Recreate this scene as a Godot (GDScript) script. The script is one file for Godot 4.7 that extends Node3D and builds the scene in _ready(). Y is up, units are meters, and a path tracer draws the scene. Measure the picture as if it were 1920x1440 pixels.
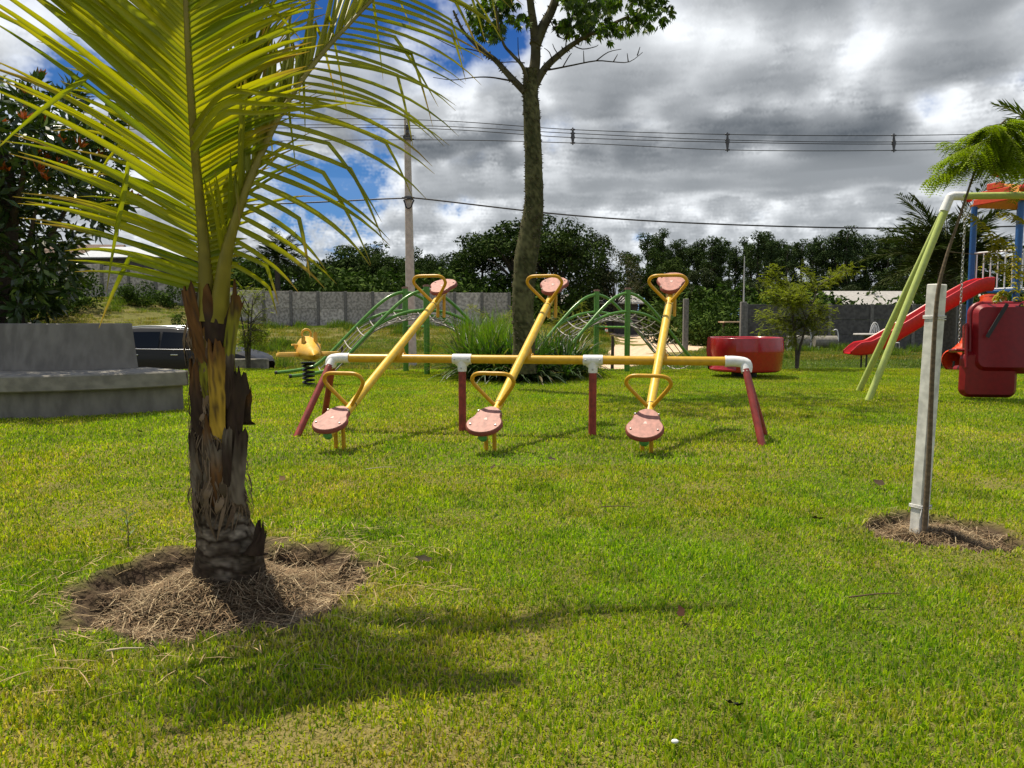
extends Node3D
# A playground on a lawn: three-seat seesaw, net climbers, swing, slides, a young coconut palm in front.
# Positions come from the photograph: a pixel gives a direction, the ground (or the thing it touches) gives the distance.

const EYE := Vector3(0, 1.0, 0)
const FOCAL := 1440.0
var tilt := atan(120.0 / 1440.0)
var M := {}
var rng := RandomNumberGenerator.new()
var used := {}
var n_big: FastNoiseLite
var n_mid: FastNoiseLite
var n_fine: FastNoiseLite


func ray(px: float, py: float) -> Vector3:
	return Basis(Vector3.RIGHT, -tilt) * Vector3((px - 960.0) / FOCAL, (720.0 - py) / FOCAL, -1.0)


func at(px: float, py: float, depth: float) -> Vector3:   # the point on that ray at this depth (metres along -Z)
	var d := ray(px, py)
	return EYE + d * (depth / -d.z)


func gnd(px: float, py: float, h := 0.0) -> Vector3:   # the point on that ray at height h
	var d := ray(px, py)
	return EYE + d * ((h - EYE.y) / d.y)


func noise(s: int, f: float, oct := 4, kind := FastNoiseLite.TYPE_SIMPLEX_SMOOTH) -> FastNoiseLite:
	var n := FastNoiseLite.new()
	n.seed = s
	n.noise_type = kind
	n.frequency = f
	n.fractal_octaves = oct
	n.fractal_type = FastNoiseLite.FRACTAL_FBM if oct > 1 else FastNoiseLite.FRACTAL_NONE
	return n


class Geo:
	var v := PackedVector3Array()
	var n := PackedVector3Array()
	var c := PackedColorArray()
	var uv := PackedVector2Array()
	var ix := PackedInt32Array()
	var col := Color(1, 1, 1)

	func put(p: Vector3, nn: Vector3, t := Vector2.ZERO) -> int:
		v.append(p)
		n.append(nn)
		c.append(col)
		uv.append(t)
		return v.size() - 1

	func face(a: int, b: int, d: int) -> void:   # turned so that it faces the way its normals do
		var g := (v[b] - v[a]).cross(v[d] - v[a])
		if g.dot(n[a] + n[b] + n[d]) > 0.0:
			ix.append(a); ix.append(d); ix.append(b)
		else:
			ix.append(a); ix.append(b); ix.append(d)

	func tri(a: Vector3, b: Vector3, d: Vector3, out := Vector3.ZERO) -> void:
		var g := (b - a).cross(d - a).normalized()
		if out != Vector3.ZERO and g.dot(out) < 0.0:
			g = -g
		var i := put(a, g)
		put(b, g)
		put(d, g)
		face(i, i + 1, i + 2)

	func quad(a: Vector3, b: Vector3, d: Vector3, e: Vector3, out := Vector3.ZERO) -> void:
		var g := (d - a).cross(e - b).normalized()
		if out != Vector3.ZERO and g.dot(out) < 0.0:
			g = -g
		var i := put(a, g, Vector2(0, 0))
		put(b, g, Vector2(1, 0))
		put(d, g, Vector2(1, 1))
		put(e, g, Vector2(0, 1))
		face(i, i + 1, i + 2)
		face(i, i + 2, i + 3)

	func tube(path: PackedVector3Array, radii, sides := 8, caps := true, closed := false) -> void:
		var k := path.size()
		var last := Vector3.ZERO
		var first := v.size()
		for i in k:
			var t: Vector3
			if closed:
				t = path[(i + 1) % k] - path[(i + k - 1) % k]
			elif i == 0:
				t = path[1] - path[0]
			elif i == k - 1:
				t = path[i] - path[i - 1]
			else:
				t = (path[i + 1] - path[i]).normalized() + (path[i] - path[i - 1]).normalized()
			t = t.normalized()
			if t == Vector3.ZERO:
				t = Vector3.UP
			if last == Vector3.ZERO:
				last = Vector3.RIGHT if absf(t.x) < 0.8 else Vector3.FORWARD
			var u := (last - t * last.dot(t)).normalized()
			last = u
			var w := t.cross(u)
			var r: float = radii[i] if radii is Array or radii is PackedFloat32Array else radii
			for j in sides:
				var a := TAU * j / sides
				var o := u * cos(a) + w * sin(a)
				put(path[i] + o * r, o, Vector2(float(j) / sides, float(i)))
		var rings := k if closed else k - 1
		for i in rings:
			var a0 := first + i * sides
			var b0 := first + ((i + 1) % k) * sides
			for j in sides:
				var jn := (j + 1) % sides
				ix.append(a0 + j); ix.append(b0 + j); ix.append(a0 + jn)
				ix.append(a0 + jn); ix.append(b0 + j); ix.append(b0 + jn)
		if caps and not closed:
			for e in [0, k - 1]:
				var t2: Vector3 = (path[0] - path[1]).normalized() if e == 0 else (path[k - 1] - path[k - 2]).normalized()
				var s := put(path[e], t2)
				for j in sides:
					put(v[first + e * sides + j], t2)
				for j in sides:
					face(s, s + 1 + j, s + 1 + (j + 1) % sides)

	func lathe(profile: PackedVector2Array, xf: Transform3D, segs := 24, a0 := 0.0, a1 := TAU) -> void:   # profile: (radius, height) from bottom to top, outside on the right
		var k := profile.size()
		var first := v.size()
		for s in segs + 1:
			var a := lerpf(a0, a1, float(s) / segs)
			for i in k:
				var t := profile[mini(i + 1, k - 1)] - profile[maxi(i - 1, 0)]
				var nn := Vector3(t.y * cos(a), -t.x, t.y * sin(a)).normalized()
				put(xf * Vector3(profile[i].x * cos(a), profile[i].y, profile[i].x * sin(a)), (xf.basis * nn).normalized(), Vector2(float(s) / segs, float(i) / (k - 1)))
		for s in segs:
			for i in k - 1:
				var p := first + s * k + i
				face(p, p + 1, p + k)
				face(p + 1, p + k + 1, p + k)

	func box(xf: Transform3D, size: Vector3, b := 0.0) -> void:   # with chamfered edges
		var h := size * 0.5
		b = minf(b, minf(h.x, minf(h.y, h.z)) * 0.9)
		var axes := [Vector3.RIGHT, Vector3.UP, Vector3.BACK]
		for a in 3:
			for s in [-1.0, 1.0]:
				var o: Vector3 = axes[a]
				var p: Vector3 = axes[(a + 1) % 3]
				var q: Vector3 = axes[(a + 2) % 3]
				var c0: Vector3 = o * s * h[a]
				var pp: Vector3 = p * (h[(a + 1) % 3] - b)
				var qq: Vector3 = q * (h[(a + 2) % 3] - b)
				quad(xf * (c0 - pp - qq), xf * (c0 + pp - qq), xf * (c0 + pp + qq), xf * (c0 - pp + qq), xf.basis * (o * s))
		if b <= 0.0:
			return
		for a in 3:
			var o: Vector3 = axes[a]
			var p: Vector3 = axes[(a + 1) % 3]
			var q: Vector3 = axes[(a + 2) % 3]
			var ho: Vector3 = o * (h[a] - b)
			for s in [-1.0, 1.0]:
				for t in [-1.0, 1.0]:
					var e0: Vector3 = p * s * h[(a + 1) % 3] + q * t * (h[(a + 2) % 3] - b)
					var e1: Vector3 = p * s * (h[(a + 1) % 3] - b) + q * t * h[(a + 2) % 3]
					quad(xf * (e0 - ho), xf * (e1 - ho), xf * (e1 + ho), xf * (e0 + ho), xf.basis * (p * s + q * t))
		for sx in [-1.0, 1.0]:
			for sy in [-1.0, 1.0]:
				for sz in [-1.0, 1.0]:
					var k := Vector3(sx, sy, sz)
					tri(xf * (k * (h - Vector3(0, b, b))), xf * (k * (h - Vector3(b, 0, b))), xf * (k * (h - Vector3(b, b, 0))), xf.basis * k)

	func plate(outline: PackedVector2Array, xf: Transform3D, thick: float, bevel := 0.0) -> void:   # an outline in x/z of xf, top at y = 0
		var k := outline.size()
		var mid := Vector2.ZERO
		for p in outline:
			mid += p / k
		var rings := [[0.0, -thick], [0.0, -bevel], [bevel, 0.0]]
		var first := []
		for r in rings:
			var start := v.size()
			for i in k:
				var p := outline[i]
				var tang := outline[(i + 1) % k] - outline[(i + k - 1) % k]
				var o := Vector2(tang.y, -tang.x).normalized()
				if o.dot(p - mid) < 0.0:
					o = -o
				var q: Vector2 = p - o * r[0]
				var nn := Vector3(o.x, 0.5 if r[1] > -thick else 0.0, o.y).normalized()
				put(xf * Vector3(q.x, r[1], q.y), (xf.basis * nn).normalized(), q)
			first.append(start)
		for r in 2:
			for i in k:
				var j := (i + 1) % k
				face(first[r] + i, first[r + 1] + i, first[r] + j)
				face(first[r] + j, first[r + 1] + i, first[r + 1] + j)
		for s in [1.0, -1.0]:
			var nn := (xf.basis * Vector3(0, s, 0)).normalized()
			var base: int = first[2] if s > 0 else first[0]
			var pts := PackedVector2Array()
			var start := v.size()
			for i in k:
				var w := v[base + i]
				put(w, nn, uv[base + i])
				pts.append(uv[base + i])
			var t := Geometry2D.triangulate_polygon(pts)
			for i in t.size() / 3:
				face(start + t[i * 3], start + t[i * 3 + 1], start + t[i * 3 + 2])

	func ball(xf: Transform3D, rings := 8, segs := 12) -> void:   # a unit ball under xf
		var first := v.size()
		var nb := xf.basis.inverse().transposed()
		for i in rings + 1:
			var p := PI * i / rings
			for j in segs + 1:
				var a := TAU * j / segs
				var d := Vector3(sin(p) * cos(a), cos(p), sin(p) * sin(a))
				put(xf * d, (nb * d).normalized(), Vector2(float(j) / segs, float(i) / rings))
		for i in rings:
			for j in segs:
				var q := first + i * (segs + 1) + j
				face(q, q + 1, q + segs + 1)
				face(q + 1, q + segs + 2, q + segs + 1)

	func strip(path: PackedVector3Array, side: Vector3, widths: Array, fold := 0.0, up := Vector3.UP) -> void:   # a leaf: two halves either side of a midrib, folded by «fold»
		var k := path.size()
		var first := v.size()
		for i in k:
			var t := (path[mini(i + 1, k - 1)] - path[maxi(i - 1, 0)]).normalized()
			var s := (side - t * side.dot(t)).normalized()
			var nn := s.cross(t).normalized()
			if nn.dot(up) < 0.0:
				nn = -nn
			var w: float = widths[i]
			var l := s * w + nn * w * fold
			var r := -s * w + nn * w * fold
			put(path[i] + l, (nn - s * fold).normalized())
			put(path[i], nn)
			put(path[i] + r, (nn + s * fold).normalized())
		for i in k - 1:
			var a := first + i * 3
			for j in 2:
				face(a + j, a + j + 1, a + j + 3)
				face(a + j + 1, a + j + 4, a + j + 3)

	func mesh() -> ArrayMesh:
		var m := ArrayMesh.new()
		if v.size() == 0:
			return m
		var arr := []
		arr.resize(Mesh.ARRAY_MAX)
		arr[Mesh.ARRAY_VERTEX] = v
		arr[Mesh.ARRAY_NORMAL] = n
		arr[Mesh.ARRAY_COLOR] = c
		arr[Mesh.ARRAY_TEX_UV] = uv
		arr[Mesh.ARRAY_INDEX] = ix
		m.add_surface_from_arrays(Mesh.PRIMITIVE_TRIANGLES, arr)
		return m


func numbered(called: String) -> String:
	var k: int = used.get(called, 0)
	used[called] = k + 1
	return called if k == 0 else "%s_%03d" % [called, k]


func tag(o: Node, label := "", category := "", group := "", kind := "") -> Node:
	for e in [["label", label], ["category", category], ["group", group], ["kind", kind]]:
		if e[1] != "":
			o.set_meta(e[0], e[1])
	return o


func base(called: String, where: Vector3, label: String, category: String, group := "", turn := 0.0) -> Node3D:
	var o := Node3D.new()
	o.name = numbered(called)
	add_child(o)
	o.position = where
	o.rotation.y = turn
	tag(o, label, category, group)
	return o


func part(called: String, shape, material: Material, parent: Node = null) -> MeshInstance3D:
	var o := MeshInstance3D.new()
	o.mesh = shape.mesh() if shape is Geo else shape
	o.material_override = material
	if parent == null:
		o.name = numbered(called)
		add_child(o)
	else:
		o.name = called
		parent.add_child(o, true)
	return o


func whole(called: String, shape, material: Material, label: String, category: String, group := "", kind := "", where := Vector3.ZERO) -> MeshInstance3D:
	var o := part(called, shape, material)
	o.position = where
	tag(o, label, category, group, kind)
	return o


func copy(o: Node3D, where: Vector3, turn := 0.0, label := "", size := 1.0) -> Node3D:
	var c: Node3D = o.duplicate()
	var nm := String(o.name)
	if nm.length() > 4 and nm.right(3).is_valid_int() and nm[-4] == "_":
		nm = nm.left(-4)
	c.name = numbered(nm)
	add_child(c)
	c.position = where
	c.rotation.y = turn
	c.scale = Vector3.ONE * size
	if label != "":
		c.set_meta("label", label)
	return c


func lin(r: float, g: float, b: float) -> Color:
	return Color(r, g, b).linear_to_srgb()


func paint(r: float, g: float, b: float, rough := 0.5, metal := 0.0) -> StandardMaterial3D:   # linear base colour
	var m := StandardMaterial3D.new()
	m.albedo_color = lin(r, g, b)
	m.roughness = rough
	m.metallic = metal
	return m


func leafy(rough := 0.5, back := Color(0.9, 0.9, 0.6), spec := 0.4) -> StandardMaterial3D:   # colour from the vertices, lets light through
	var m := StandardMaterial3D.new()
	m.vertex_color_use_as_albedo = true
	m.roughness = rough
	m.metallic_specular = spec
	m.backlight_enabled = true
	m.backlight = back
	return m


func tinted(rough := 0.9, spec := 0.3) -> StandardMaterial3D:
	var m := StandardMaterial3D.new()
	m.vertex_color_use_as_albedo = true
	m.roughness = rough
	m.metallic_specular = spec
	return m


func noise_tex(s: int, f: float, stops: Array, size := 512, oct := 5, normal := false) -> NoiseTexture2D:
	var t := NoiseTexture2D.new()
	t.width = size
	t.height = size
	t.seamless = true
	t.noise = noise(s, f, oct)
	if normal:
		t.as_normal_map = true
		t.bump_strength = 4.0
	elif stops.size():
		var g := Gradient.new()
		g.offsets = PackedFloat32Array()
		var off := PackedFloat32Array()
		var cols := PackedColorArray()
		for e in stops:
			off.append(e[0])
			cols.append(e[1])
		g.offsets = off
		g.colors = cols
		t.color_ramp = g
	return t


func worn(r: float, g: float, b: float, rough: float, s: int, amount := 0.25, scale := 2.0, bump := 0.0) -> StandardMaterial3D:   # a surface of uneven tone
	var m := StandardMaterial3D.new()
	m.roughness = rough
	var d := lin(r * (1 - amount), g * (1 - amount), b * (1 - amount))
	var l := lin(minf(1, r * (1 + amount)), minf(1, g * (1 + amount)), minf(1, b * (1 + amount)))
	m.albedo_texture = noise_tex(s, 0.012, [[0.25, d], [0.5, lin(r, g, b)], [0.75, l]], 512, 6)
	m.uv1_triplanar = true
	m.uv1_world_triplanar = true
	m.uv1_scale = Vector3.ONE * scale
	if bump > 0.0:
		m.heightmap_enabled = true
		m.heightmap_scale = bump
		m.heightmap_texture = noise_tex(s + 7, 0.05, [], 512, 5)
	return m


func smooth(a: float, b: float, x: float) -> float:
	return smoothstep(a, b, x)


func bezier(pts: PackedVector3Array, steps: int) -> PackedVector3Array:   # a smooth curve through the points
	var out := PackedVector3Array()
	var k := pts.size()
	for i in k - 1:
		var p0 := pts[maxi(i - 1, 0)]
		var p3 := pts[mini(i + 2, k - 1)]
		for s in steps:
			out.append(pts[i].cubic_interpolate(pts[i + 1], p0, p3, float(s) / steps))
	out.append(pts[k - 1])
	return out


func swept(vals: Array, steps: int) -> Array:
	var out := []
	for i in vals.size() - 1:
		for s in steps:
			out.append(lerpf(vals[i], vals[i + 1], float(s) / steps))
	out.append(vals[-1])
	return out


func pv(a: Array) -> PackedVector3Array:
	return PackedVector3Array(a)


func _ready() -> void:
	rng.seed = 20240
	n_big = noise(3, 0.35, 3)
	n_mid = noise(5, 1.7, 3)
	n_fine = noise(9, 9.0, 2)
	# --- camera, sky, sun, exposure
	var cam := Camera3D.new()
	cam.name = "camera"
	cam.position = EYE
	cam.rotation.x = -tilt
	cam.fov = rad_to_deg(2.0 * atan(720.0 / FOCAL))
	cam.near = 0.05
	cam.far = 900.0
	add_child(cam)
	cam.current = true
	var env := Environment.new()
	env.background_mode = Environment.BG_SKY
	env.tonemap_mode = Environment.TONE_MAPPER_LINEAR
	env.tonemap_exposure = 1.3
	env.sdfgi_enabled = true
	env.ssao_enabled = true
	env.ssil_enabled = true
	var sky := Sky.new()
	var pano := PanoramaSkyMaterial.new()
	pano.panorama = ImageTexture.create_from_image(cloudy_sky())
	pano.energy_multiplier = 0.92
	sky.sky_material = pano
	env.sky = sky
	var we := WorldEnvironment.new()
	we.name = "environment"
	we.environment = env
	add_child(we)
	var sun := DirectionalLight3D.new()
	sun.name = "sun"
	sun.light_color = Color(1.0, 0.96, 0.88)
	sun.light_energy = 1.6
	sun.light_angular_distance = 0.55
	sun.shadow_enabled = true
	add_child(sun)
	sun.look_at_from_position(Vector3(-0.33, 1.0, -0.30) * 50.0, Vector3.ZERO, Vector3.FORWARD)
	materials()
	# --- the large structure
	ground()
	lawn()
	palm()
	mulches()
	seesaw()
	climber()
	rocker()
	carousel()
	swing()
	tower()
	bench()
	stake()
	silk_tree()
	strappy_bed()
	roads()
	bank()
	walls()
	buildings()
	car()
	pole_and_wires()
	woods()
	litter()


func cloudy_sky() -> Image:
	var width := 4096
	var coarse := sky_piece(0, 0, 768, 384, 768, 384)
	coarse.resize(width, width / 2, Image.INTERPOLATE_CUBIC)
	var half := 450                                   # the same clouds, computed finer where they are seen large
	var rows := 290
	var top := width / 4 - rows
	for x in [0, width - half]:
		coarse.blit_rect(sky_piece(x, top, half, rows, width, width / 2), Rect2i(0, 0, half, rows), Vector2i(x, top))
	return coarse


func sky_piece(x0: int, y0: int, w: int, h: int, width: int, height_: int) -> Image:   # cumulus between 1.0 and 2.1 km, followed along each line of sight
	var shape := noise(5, 1.05, 6)
	shape.fractal_gain = 0.55
	var calm := noise(5, 1.05, 4)
	var wide := noise(61, 0.30, 2)
	# thin and heavy places of this sky: [azimuth, elevation, half width, half height (degrees), amount]
	var gaps := [[-13.4, 8.6, 4.4, 2.6, 0.55], [-11.8, 21.0, 4.6, 4.6, 0.8], [-16.0, 14.2, 3.6, 1.6, 0.45], [-0.6, 19.2, 2.2, 1.6, 0.5], [-27.6, 15.2, 3.6, 1.8, 0.5], [-9.8, 12.6, 1.5, 1.8, 0.25], [-12.5, 5.0, 2.6, 1.0, 0.3], [-20.0, 20.0, 4.0, 2.0, 0.3], [28.8, 16.2, 3.5, 2.5, -0.3], [22.0, 20.0, 5.0, 3.0, -0.12]]
	var heavy := [[17.5, 9.6, 8.5, 1.5, 1.05], [6.0, 9.5, 5.0, 1.2, 0.5], [27.0, 9.3, 6.0, 1.4, 0.8], [19.0, 14.5, 5.0, 1.4, 0.10], [-3.0, 13.2, 3.5, 2.2, 0.12]]
	var sunward := Vector3(-0.33, 1.0, -0.30).normalized()
	var px := PackedFloat32Array()
	px.resize(w * h * 3)
	var o := 0
	for j in h:
		var el := PI * (0.5 - (y0 + j + 0.5) / height_)
		if el < 0.0:
			for i in w * 3:
				px[o + i] = [0.10, 0.11, 0.08][i % 3]
			o += w * 3
			continue
		var ea := rad_to_deg(el)
		var floor_ := Vector3(0.245, 0.265, 0.285).lerp(Vector3(0.055, 0.070, 0.088), smoothstep(9.6, 12.5, ea))
		var blue := Vector3(0.13, 0.34, 0.64).lerp(Vector3(0.025, 0.10, 0.34), clampf(ea / 20.0, 0.0, 1.0) ** 0.8)
		var sy := maxf(sin(el), 0.035)
		var near := 1.0 / sy
		var far := minf(2.1 / sy, near + 9.0)
		var steps := 30 if width > 2000 else 22
		for i in w:
			var az := TAU * (x0 + i + 0.5) / width
			var d := Vector3(sin(az) * cos(el), sin(el), -cos(az) * cos(el))
			var aa := rad_to_deg(wrapf(az, -PI, PI))
			var open := 0.0
			for a in gaps:
				var u := Vector2((aa - a[0]) / a[2], (ea - a[1]) / a[3]).length_squared()
				if u < 6.0:
					open += a[4] * exp(-u)
			var dark := 0.0
			for a in heavy:
				var dy: float = (ea - a[1]) / a[3]
				var u := Vector2((aa - a[0]) / a[2], dy * (1.5 if dy < 0.0 else 0.8)).length_squared()
				if u < 6.0:
					dark += a[4] * exp(-u)
			var left := 1.0
			var light := 0.0
			var weight := 0.0
			var dt := (far - near) / steps
			var t := near + dt * 0.5 * (0.5 + fposmod(sin(i * 12.9 + j * 78.2) * 43758.5, 1.0))
			while t < far and left > 0.03:
				var p := d * t
				var hh := (p.y - 1.0) / 1.1
				var m := shape.get_noise_3dv(p)
				var dens := m + 0.07 - open + dark * 0.6 + 0.25 * wide.get_noise_3dv(p) - 0.55 * maxf(hh - 0.25, 0.0) - 0.5 * maxf(0.08 - hh, 0.0) / 0.08
				if dens > 0.0:
					var a := 1.0 - exp(-dens * dt * 16.0)
					var over := calm.get_noise_3dv(p + sunward * 0.16) - 0.35 * maxf(hh, 0.0) + 0.12 - open * 0.5
					var lum := 1.9 * exp(-3.9 * maxf(over + 0.14, 0.0)) * (0.45 + 0.55 * clampf(hh * 1.8, 0.0, 1.0))
					lum = lum * (1.0 - 0.8 * minf(dark, 1.0)) + 0.20 * smoothstep(11.5, 17.0, ea) + 0.40 * exp(-dens * 8.0) * (1.0 - 0.8 * minf(dark, 1.0))
					light += left * a * lum
					weight += left * a
					left *= 1.0 - a
				t += dt
			var rgb := blue
			if weight > 0.0:
				var lum := clampf(light / weight, 0.0, 1.0)
				rgb = blue.lerp(floor_.lerp(Vector3(0.84, 0.87, 0.90), lum ** 1.15), minf(1.0, (1.0 - left) * 1.03))
			rgb = rgb.lerp(Vector3(0.38, 0.45, 0.52), exp(-ea / 2.4) * 0.6)
			px[o] = rgb.x
			px[o + 1] = rgb.y
			px[o + 2] = rgb.z
			o += 3
	return Image.create_from_data(w, h, false, Image.FORMAT_RGBF, px.to_byte_array())



func materials() -> void:
	M.soil = tinted(0.95)
	M.grass = leafy(0.5, Color(0.95, 1.0, 0.55), 0.45)
	M.straw = leafy(0.85, Color(0.5, 0.5, 0.4), 0.3)


func palm_foot() -> Vector3:
	return gnd(430, 1098)


func stake_foot() -> Vector3:
	return gnd(1722, 998)


func basin(x: float, z: float, c: Vector3, r: float, deep: float, heap: float) -> float:   # a shallow planting hole with a heap in its middle
	var d := Vector2(x - c.x, z - c.z)
	var wob := 1.0 + 0.22 * n_mid.get_noise_2d(d.x * 2.0 + c.x * 9.0, d.y * 2.0)
	var q := d.length() / (r * wob)
	if q > 1.25:
		return 0.0
	var hole := -deep * (1.0 - smoothstep(0.82, 1.06, q))
	var rim := 0.018 * exp(-pow((q - 1.08) / 0.1, 2.0))
	return hole + rim + heap * (1.0 - smoothstep(0.12, 0.80, q))


func height(x: float, z: float) -> float:   # z is the world's z (negative away from the camera)
	var f := -z
	var h := 0.0
	var drop := lerpf(0.68, 0.34, smoothstep(2.0, 7.0, x))
	h -= drop * smoothstep(15.2 + 0.5 * n_big.get_noise_2d(x, 0.0), 19.0, f)
	var up_mid := 1.32 * smoothstep(26.0, 46.0, f) + 1.5 * smoothstep(46.0, 110.0, f)
	var up_right := -0.10 * smoothstep(26.0, 38.0, f) + 0.9 * smoothstep(40.0, 110.0, f)
	h += lerpf(up_mid, up_right, smoothstep(1.0, 5.0, x * 30.0 / maxf(f, 30.0)))
	var leftness := smoothstep(-13.5, -22.0, x)
	h += leftness * (1.6 * smoothstep(24.0, 40.0, f))
	if f > 4.0:
		h += 0.02 * n_big.get_noise_2d(x * 0.7, f * 0.7) * smoothstep(4.0, 9.0, f)
	if f > 22.0:
		h += 0.12 * n_big.get_noise_2d(x * 0.6 + 40.0, f * 0.6) * smoothstep(22.0, 30.0, f)
	if f < 5.0:
		h += 0.012 * n_mid.get_noise_2d(x, f)
		h += basin(x, z, palm_foot(), 0.51, 0.085, 0.12)
		h += basin(x, z, stake_foot() + Vector3(0.08, 0, 0.02), 0.33, 0.045, 0.05)
	return h


func on(x: float, z: float) -> Vector3:
	return Vector3(x, height(x, z), z)


func bare(x: float, z: float, from := 0.86, to := 1.04) -> float:   # 1 where a planting hole keeps the grass away
	var out := 0.0
	for e in [[palm_foot(), 0.55], [stake_foot() + Vector3(0.08, 0, 0.02), 0.34]]:
		var c: Vector3 = e[0]
		var d := Vector2(x - c.x, z - c.z)
		var wob := 1.0 + 0.22 * n_mid.get_noise_2d(d.x * 2.0 + c.x * 9.0, d.y * 2.0)
		out = maxf(out, 1.0 - smoothstep(from, to, d.length() / (float(e[1]) * wob)))
	return out


func lines(stops: Array) -> PackedFloat32Array:   # [from, to, step] pieces, ascending
	var out := PackedFloat32Array()
	for e in stops:
		var k := int(ceil((e[1] - e[0]) / e[2]))
		for i in k:
			out.append(lerpf(e[0], e[1], float(i) / k))
	out.append(stops[-1][1])
	return out


func dryness(x: float, z: float) -> float:
	return clampf(0.5 + 0.9 * n_big.get_noise_2d(x * 1.3 + 11.0, z * 1.3) + 0.55 * n_mid.get_noise_2d(x * 0.8, z * 0.8 + 30.0), 0.0, 1.0)


func ground() -> void:
	var xs := lines([[-300, -60, 20], [-60, -24, 3], [-24, -6, 0.8], [-6, -1.8, 0.3], [-1.8, -0.3, 0.03], [-0.3, 1.5, 0.15], [1.5, 2.5, 0.03], [2.5, 8, 0.3], [8, 30, 1.0], [30, 60, 4], [60, 300, 20]])
	var zs := lines([[-320, -120, 20], [-120, -60, 4], [-60, -20, 0.8], [-20, -14, 0.3], [-14, -4.4, 0.4], [-4.4, -2.0, 0.03], [-2.0, 1, 0.3], [1, 30, 3]])
	var g := Geo.new()
	for z in zs:
		for x in xs:
			var h := height(x, z)
			var dry := dryness(x, z)
			var c := Vector3(0.10, 0.115, 0.020).lerp(Vector3(0.20, 0.165, 0.055), dry)
			var b := 0.0
			if z > -5.0 and z < -1.5:
				b = bare(x, z, 0.92, 1.05)
				c = c.lerp(Vector3(0.070, 0.048, 0.029) * (1.0 + 0.5 * n_fine.get_noise_2d(x * 4.0, z * 4.0)), b)
			g.col = Color(c.x, c.y, c.z)
			var e := 0.02 if b > 0.0 else 0.3
			var nn := Vector3(height(x - e, z) - height(x + e, z), 2.0 * e, height(x, z - e) - height(x, z + e)).normalized()
			g.put(Vector3(x, h, z), nn, Vector2(x, z))
	var w := xs.size()
	for j in zs.size() - 1:
		for i in w - 1:
			var a := j * w + i
			g.ix.append_array([a, a + 1, a + w, a + 1, a + w + 1, a + w])
	var m := tinted(0.95)
	m.heightmap_enabled = true
	m.heightmap_scale = 2.0
	m.heightmap_texture = noise_tex(77, 0.04, [], 512, 5)
	m.uv1_triplanar = true
	m.uv1_world_triplanar = true
	m.uv1_scale = Vector3.ONE * 1.3
	var o := part("ground", g, m)
	tag(o, "mown lawn ground that dips to a road and rises to a grassy bank", "ground", "", "structure")


func blades(seed_: int, radius: float, count: int, length: float, width: float, lean: float, colours: Array) -> ArrayMesh:
	var r := RandomNumberGenerator.new()
	r.seed = seed_
	var g := Geo.new()
	for i in count:
		var a := r.randf() * TAU
		var d := radius * sqrt(r.randf())
		var p := Vector3(cos(a) * d, -0.006, sin(a) * d)
		var c: Color = colours[r.randi() % colours.size()]
		g.col = tone(c, r, 0.25)
		var b := r.randf() * TAU
		var l := length * r.randf_range(0.45, 1.15)
		var out := Vector3(cos(b), 0, sin(b))
		var ln := lean * r.randf_range(0.2, 1.4)
		var m1 := p + Vector3.UP * l * 0.55 + out * l * 0.28 * ln
		var m2 := p + Vector3.UP * l * (0.95 - 0.35 * minf(ln, 1.3)) + out * l * 0.75 * ln
		var s := Vector3(-out.z, 0, out.x).rotated(Vector3.UP, r.randf_range(-0.9, 0.9)) * width * r.randf_range(0.7, 1.2) * 0.5
		var nn := (m1 - p).cross(s).normalized()
		if nn.y < 0:
			nn = -nn
		var i0 := g.put(p - s, nn)
		g.put(p + s, nn)
		g.put(m1 - s * 0.85, nn)
		g.put(m1 + s * 0.85, nn)
		g.put(m2, nn)
		g.face(i0, i0 + 1, i0 + 2)
		g.face(i0 + 1, i0 + 3, i0 + 2)
		g.face(i0 + 2, i0 + 3, i0 + 4)
	return g.mesh()


func scatter(called: String, parent: Node3D, shapes: Array, material: Material, spots: Array) -> void:   # spots: [Transform3D, Color]; spread over the shapes
	for k in shapes.size():
		var mine := []
		for i in spots.size():
			if i % shapes.size() == k:
				mine.append(spots[i])
		var mm := MultiMesh.new()
		mm.transform_format = MultiMesh.TRANSFORM_3D
		mm.use_colors = true
		mm.mesh = shapes[k]
		mm.instance_count = mine.size()
		for i in mine.size():
			mm.set_instance_transform(i, mine[i][0])
			mm.set_instance_color(i, mine[i][1])
		var o := MultiMeshInstance3D.new()
		o.multimesh = mm
		o.material_override = material
		o.name = called
		o.set_meta("kind", "stuff")
		parent.add_child(o, true)


func lawn_tint(x: float, z: float) -> Color:
	var dry := dryness(x, z)
	var a := Vector3(0.80, 1.0, 0.85)
	var b := Vector3(1.10, 1.04, 0.95)
	var c := a.lerp(b, dry) * (1.0 + 0.30 * n_mid.get_noise_2d(x * 2.0 + 70.0, z * 2.0))
	return Color(c.x, c.y, c.z)


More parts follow.
